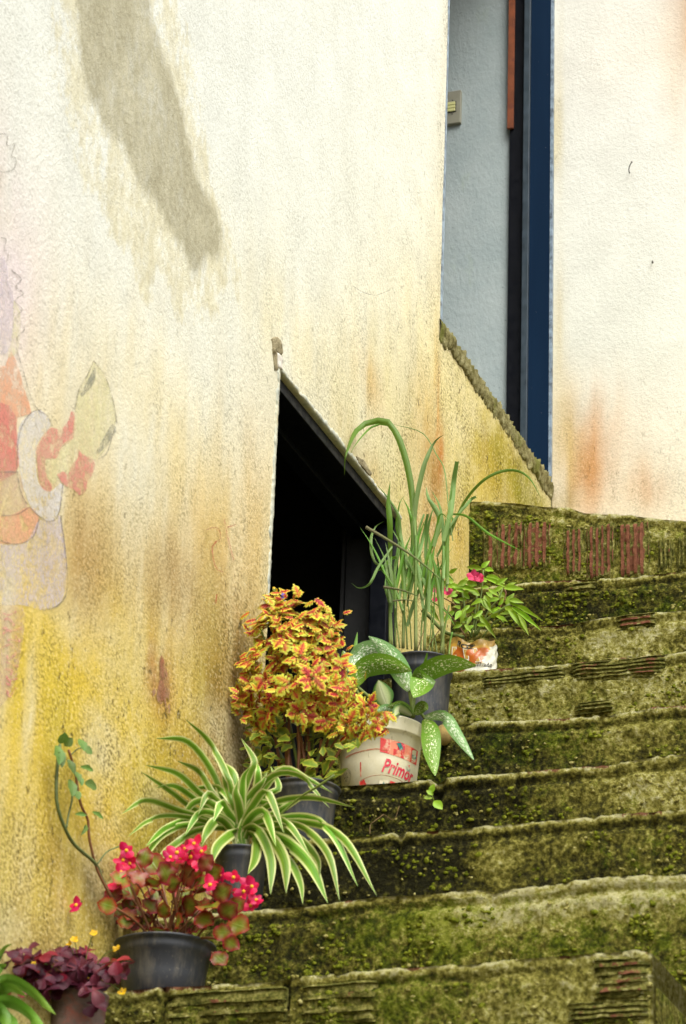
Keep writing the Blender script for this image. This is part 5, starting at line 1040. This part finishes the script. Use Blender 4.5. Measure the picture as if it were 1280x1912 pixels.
# ------------------------------------------------------------------ vine on the wall
q = onX(200, 1690, XW+.02); vine = empty('climbing_vine', q, 'thin vine with small leaves climbing the ochre wall behind the begonia', 'vine')
def vp(px, py, d=.022): return onX(px, py, XW+d)
for pl, rad in (([(216,1690,.03),(190,1640),(178,1612),(140,1578),(122,1548),(107,1505),(105,1460),(108,1420),(112,1390)], .0035), ([(210,1680,.035),(182,1625),(172,1590),(166,1560),(164,1530),(152,1505),(146,1480),(140,1440),(128,1400)], .0028), ([(124,1545),(128,1520),(134,1495),(136,1470)], .002), ([(182,1612),(200,1590),(222,1580)], .0016), ([(132,1410),(142,1400),(152,1396),(165,1400)], .0012)):
    child('stem', tube_me([vp(*p) for p in pl], rad, 24, 6), MAT['vinestem' if rad > .003 else 'redstem' if rad == .0028 else 'vinestem'], vine)
VL = [(106,1392,114,1420,16),(108,1400,118,1426,14),(126,1418,140,1440,12),(140,1440,150,1455,10),(130,1455,138,1480,14),(136,1475,148,1488,14),(148,1380,158,1396,14),(155,1396,172,1404,12),(158,1462,182,1468,14),(150,1432,176,1436,8),(140,1520,162,1520,6),(172,1516,194,1526,7),(160,1540,158,1552,6),(112,1388,122,1372,16),(120,1392,134,1380,12),(100,1408,122,1412,8),(144,1448,154,1462,10)]
VM = blade_me(8, lambda v: .34*math.sin(math.pi*min(1, .04+v*.96))**.8, .25, .2, .1, 4, 5)
for (a, b, e, f, wd) in VL:
    p, q = vp(a, b, .03), vp(e, f, .045); s = (q-p).length; leaf_obj(vine, VM, MAT['vine'], p, q-p, Vector((.9, -.5, .2)), s*1.15, min(2.2, wd/F_PX*depth(p)/s/.5))

# ------------------------------------------------------------------ small things
def rock_me(c, R, seed):
    V = []; n = 12; m = 9
    for i in range(m):
        for j in range(n):
            t_ = math.pi*(i+.02)/(m-.96); a = 2*math.pi*j/n; V.append((R*math.sin(t_)*math.cos(a), R*.9*math.sin(t_)*math.sin(a), R*1.15*math.cos(t_)))
    A = np.array(V); A *= (1+.25*fbm(A*40+seed, 3, seed))[:, None]; return mesh(A+np.array(c), grid_faces(m, n, 0, True))
p = onY(828, 1372, STEP[4][0]-.022); tag(link('stone', rock_me((0, 0, 0), 17/F_PX*depth(p), 3), M_plain('tan_stone', G(150,126,72), .9, .3, 40, .4)), 'small tan stone wedged beside the printed bucket', 'stone').location = p
# weed sprouting from the joint
p = onY(812, 1502, STEP[3][0]-.018); weed = empty('weed_sprout', p, 'tiny green weed sprouting from a joint in the step under the bucket', 'weed')
child('stem', tube_me([p, onY(808, 1490, STEP[3][0]-.03), onY(803, 1468, STEP[3][0]-.03)], .0013, 7, 4), MAT['lime'], weed)
for (a, b, e, f) in ((804,1482,808,1466),(806,1490,793,1488),(810,1496,822,1506),(808,1484,798,1476)):
    q, s_ = onY(a, b, STEP[3][0]-.032), onY(e, f, STEP[3][0]-.04); leaf_obj(weed, VM, MAT['lime'], q, s_-q, (0, -1, .4), (s_-q).length*1.2, 1)
p = onY(690, 1556, STEP[2][0]+.02); dg = empty('dry_grass_stem', p, 'dry curled grass stem lying against the dark riser below the bucket', 'dry grass')
child('stem', tube_me([p, onY(692,1538,STEP[3][0]-.03), onY(705,1522,STEP[3][0]-.03), onY(716,1520,STEP[3][0]-.03)], .0012, 10, 4), MAT['twig'], dg); child('stem', tube_me([onY(716,1520,STEP[3][0]-.03), onY(735,1530,STEP[3][0]-.03), onY(745,1505,STEP[3][0]-.03)], .0009, 10, 4), MAT['twig'], dg)
# nails in the end wall
def nail(px, py, pts, lab):
    p = onY(px, py, Y2); o = empty('nail', p+Vector((0, -.002, 0)), lab, 'nail', 'nails in the end wall'); P_ = [p+Vector(v) for v in pts]
    child('shank', tube_me(P_, .0018, 10, 8), M_plain('rusty_steel', (.06, .05, .04), .6), o); e = (P_[-1]-P_[-2]).normalized(); me = lathe_me([(.0001, 0), (.0034, 0), (.0034, .0012), (.0001, .0014)], (0, 0, 0), 12); place('nail_head', me, M_plain('nail_head_steel', (.08, .07, .06), .5), o, Matrix.Translation(P_[-1]) @ e.to_track_quat('Z', 'Y').to_matrix().to_4x4())
nail(1175, 322, [(0, .01, -.004), (0, -.010, -.001), (.006, -.026, .006), (.018, -.042, .012)], 'long bent nail sticking out of the pale end wall')
nail(1218, 488, [(0, .01, 0), (0, -.006, -.002), (.001, -.012, -.008), (.003, -.016, -.014)], 'short nail bent downwards, lower on the pale end wall')
# light switch on the grey wall
p = onY(847, 205, Y2+.012); sw = empty('light_switch', p, 'cream light switch plate on the grey blue wall inside the door', 'light switch')
pw, ph_ = 52/F_PX*depth(p), 71/F_PX*depth(p); x1 = onY(862, 205, Y2+.012).x; x0 = x1-pw
MAT['switch'] = M_plain('grey_beige_plastic', G(150,148,132), .5, .1, 20, .05); MAT['rocker'] = M_plain('cream_plastic', G(214,212,150), .4, .06, 20, .03); MAT['blackp'] = M_plain('black_plastic_trim', (.015, .015, .015), .5)
child('plate', box_me(x0, x1, Y2-.004, Y2+.0125, p.z-ph_/2, p.z+ph_/2, .002), MAT['switch'], sw); xm = (x0+x1)/2
xa = x1-.55*pw*.5-.018; xb = x1-.016
child('switch_bezel', box_me(xb-.032, xb, Y2-.0055, Y2-.003, p.z-.021, p.z+.021), MAT['blackp'], sw)
for k, z in enumerate((.013, 0, -.013)): child('rocker', box_me(xb-.031, xb-.0025, Y2-.010, Y2-.005, p.z+z-.0055, p.z+z+.0055, .0008), MAT['rocker'], sw)
for z in (.028, -.028): child('screw', lathe_me([(.0001, .0), (.002, .0), (.002, .002), (.0001, .0022)], (0, 0, 0), 10), MAT['blackp'], sw).matrix_local = Matrix.Translation(Vector((xb-.014, Y2-.004, p.z+z))-p) @ Matrix.Rotation(math.pi/2, 4, 'X')
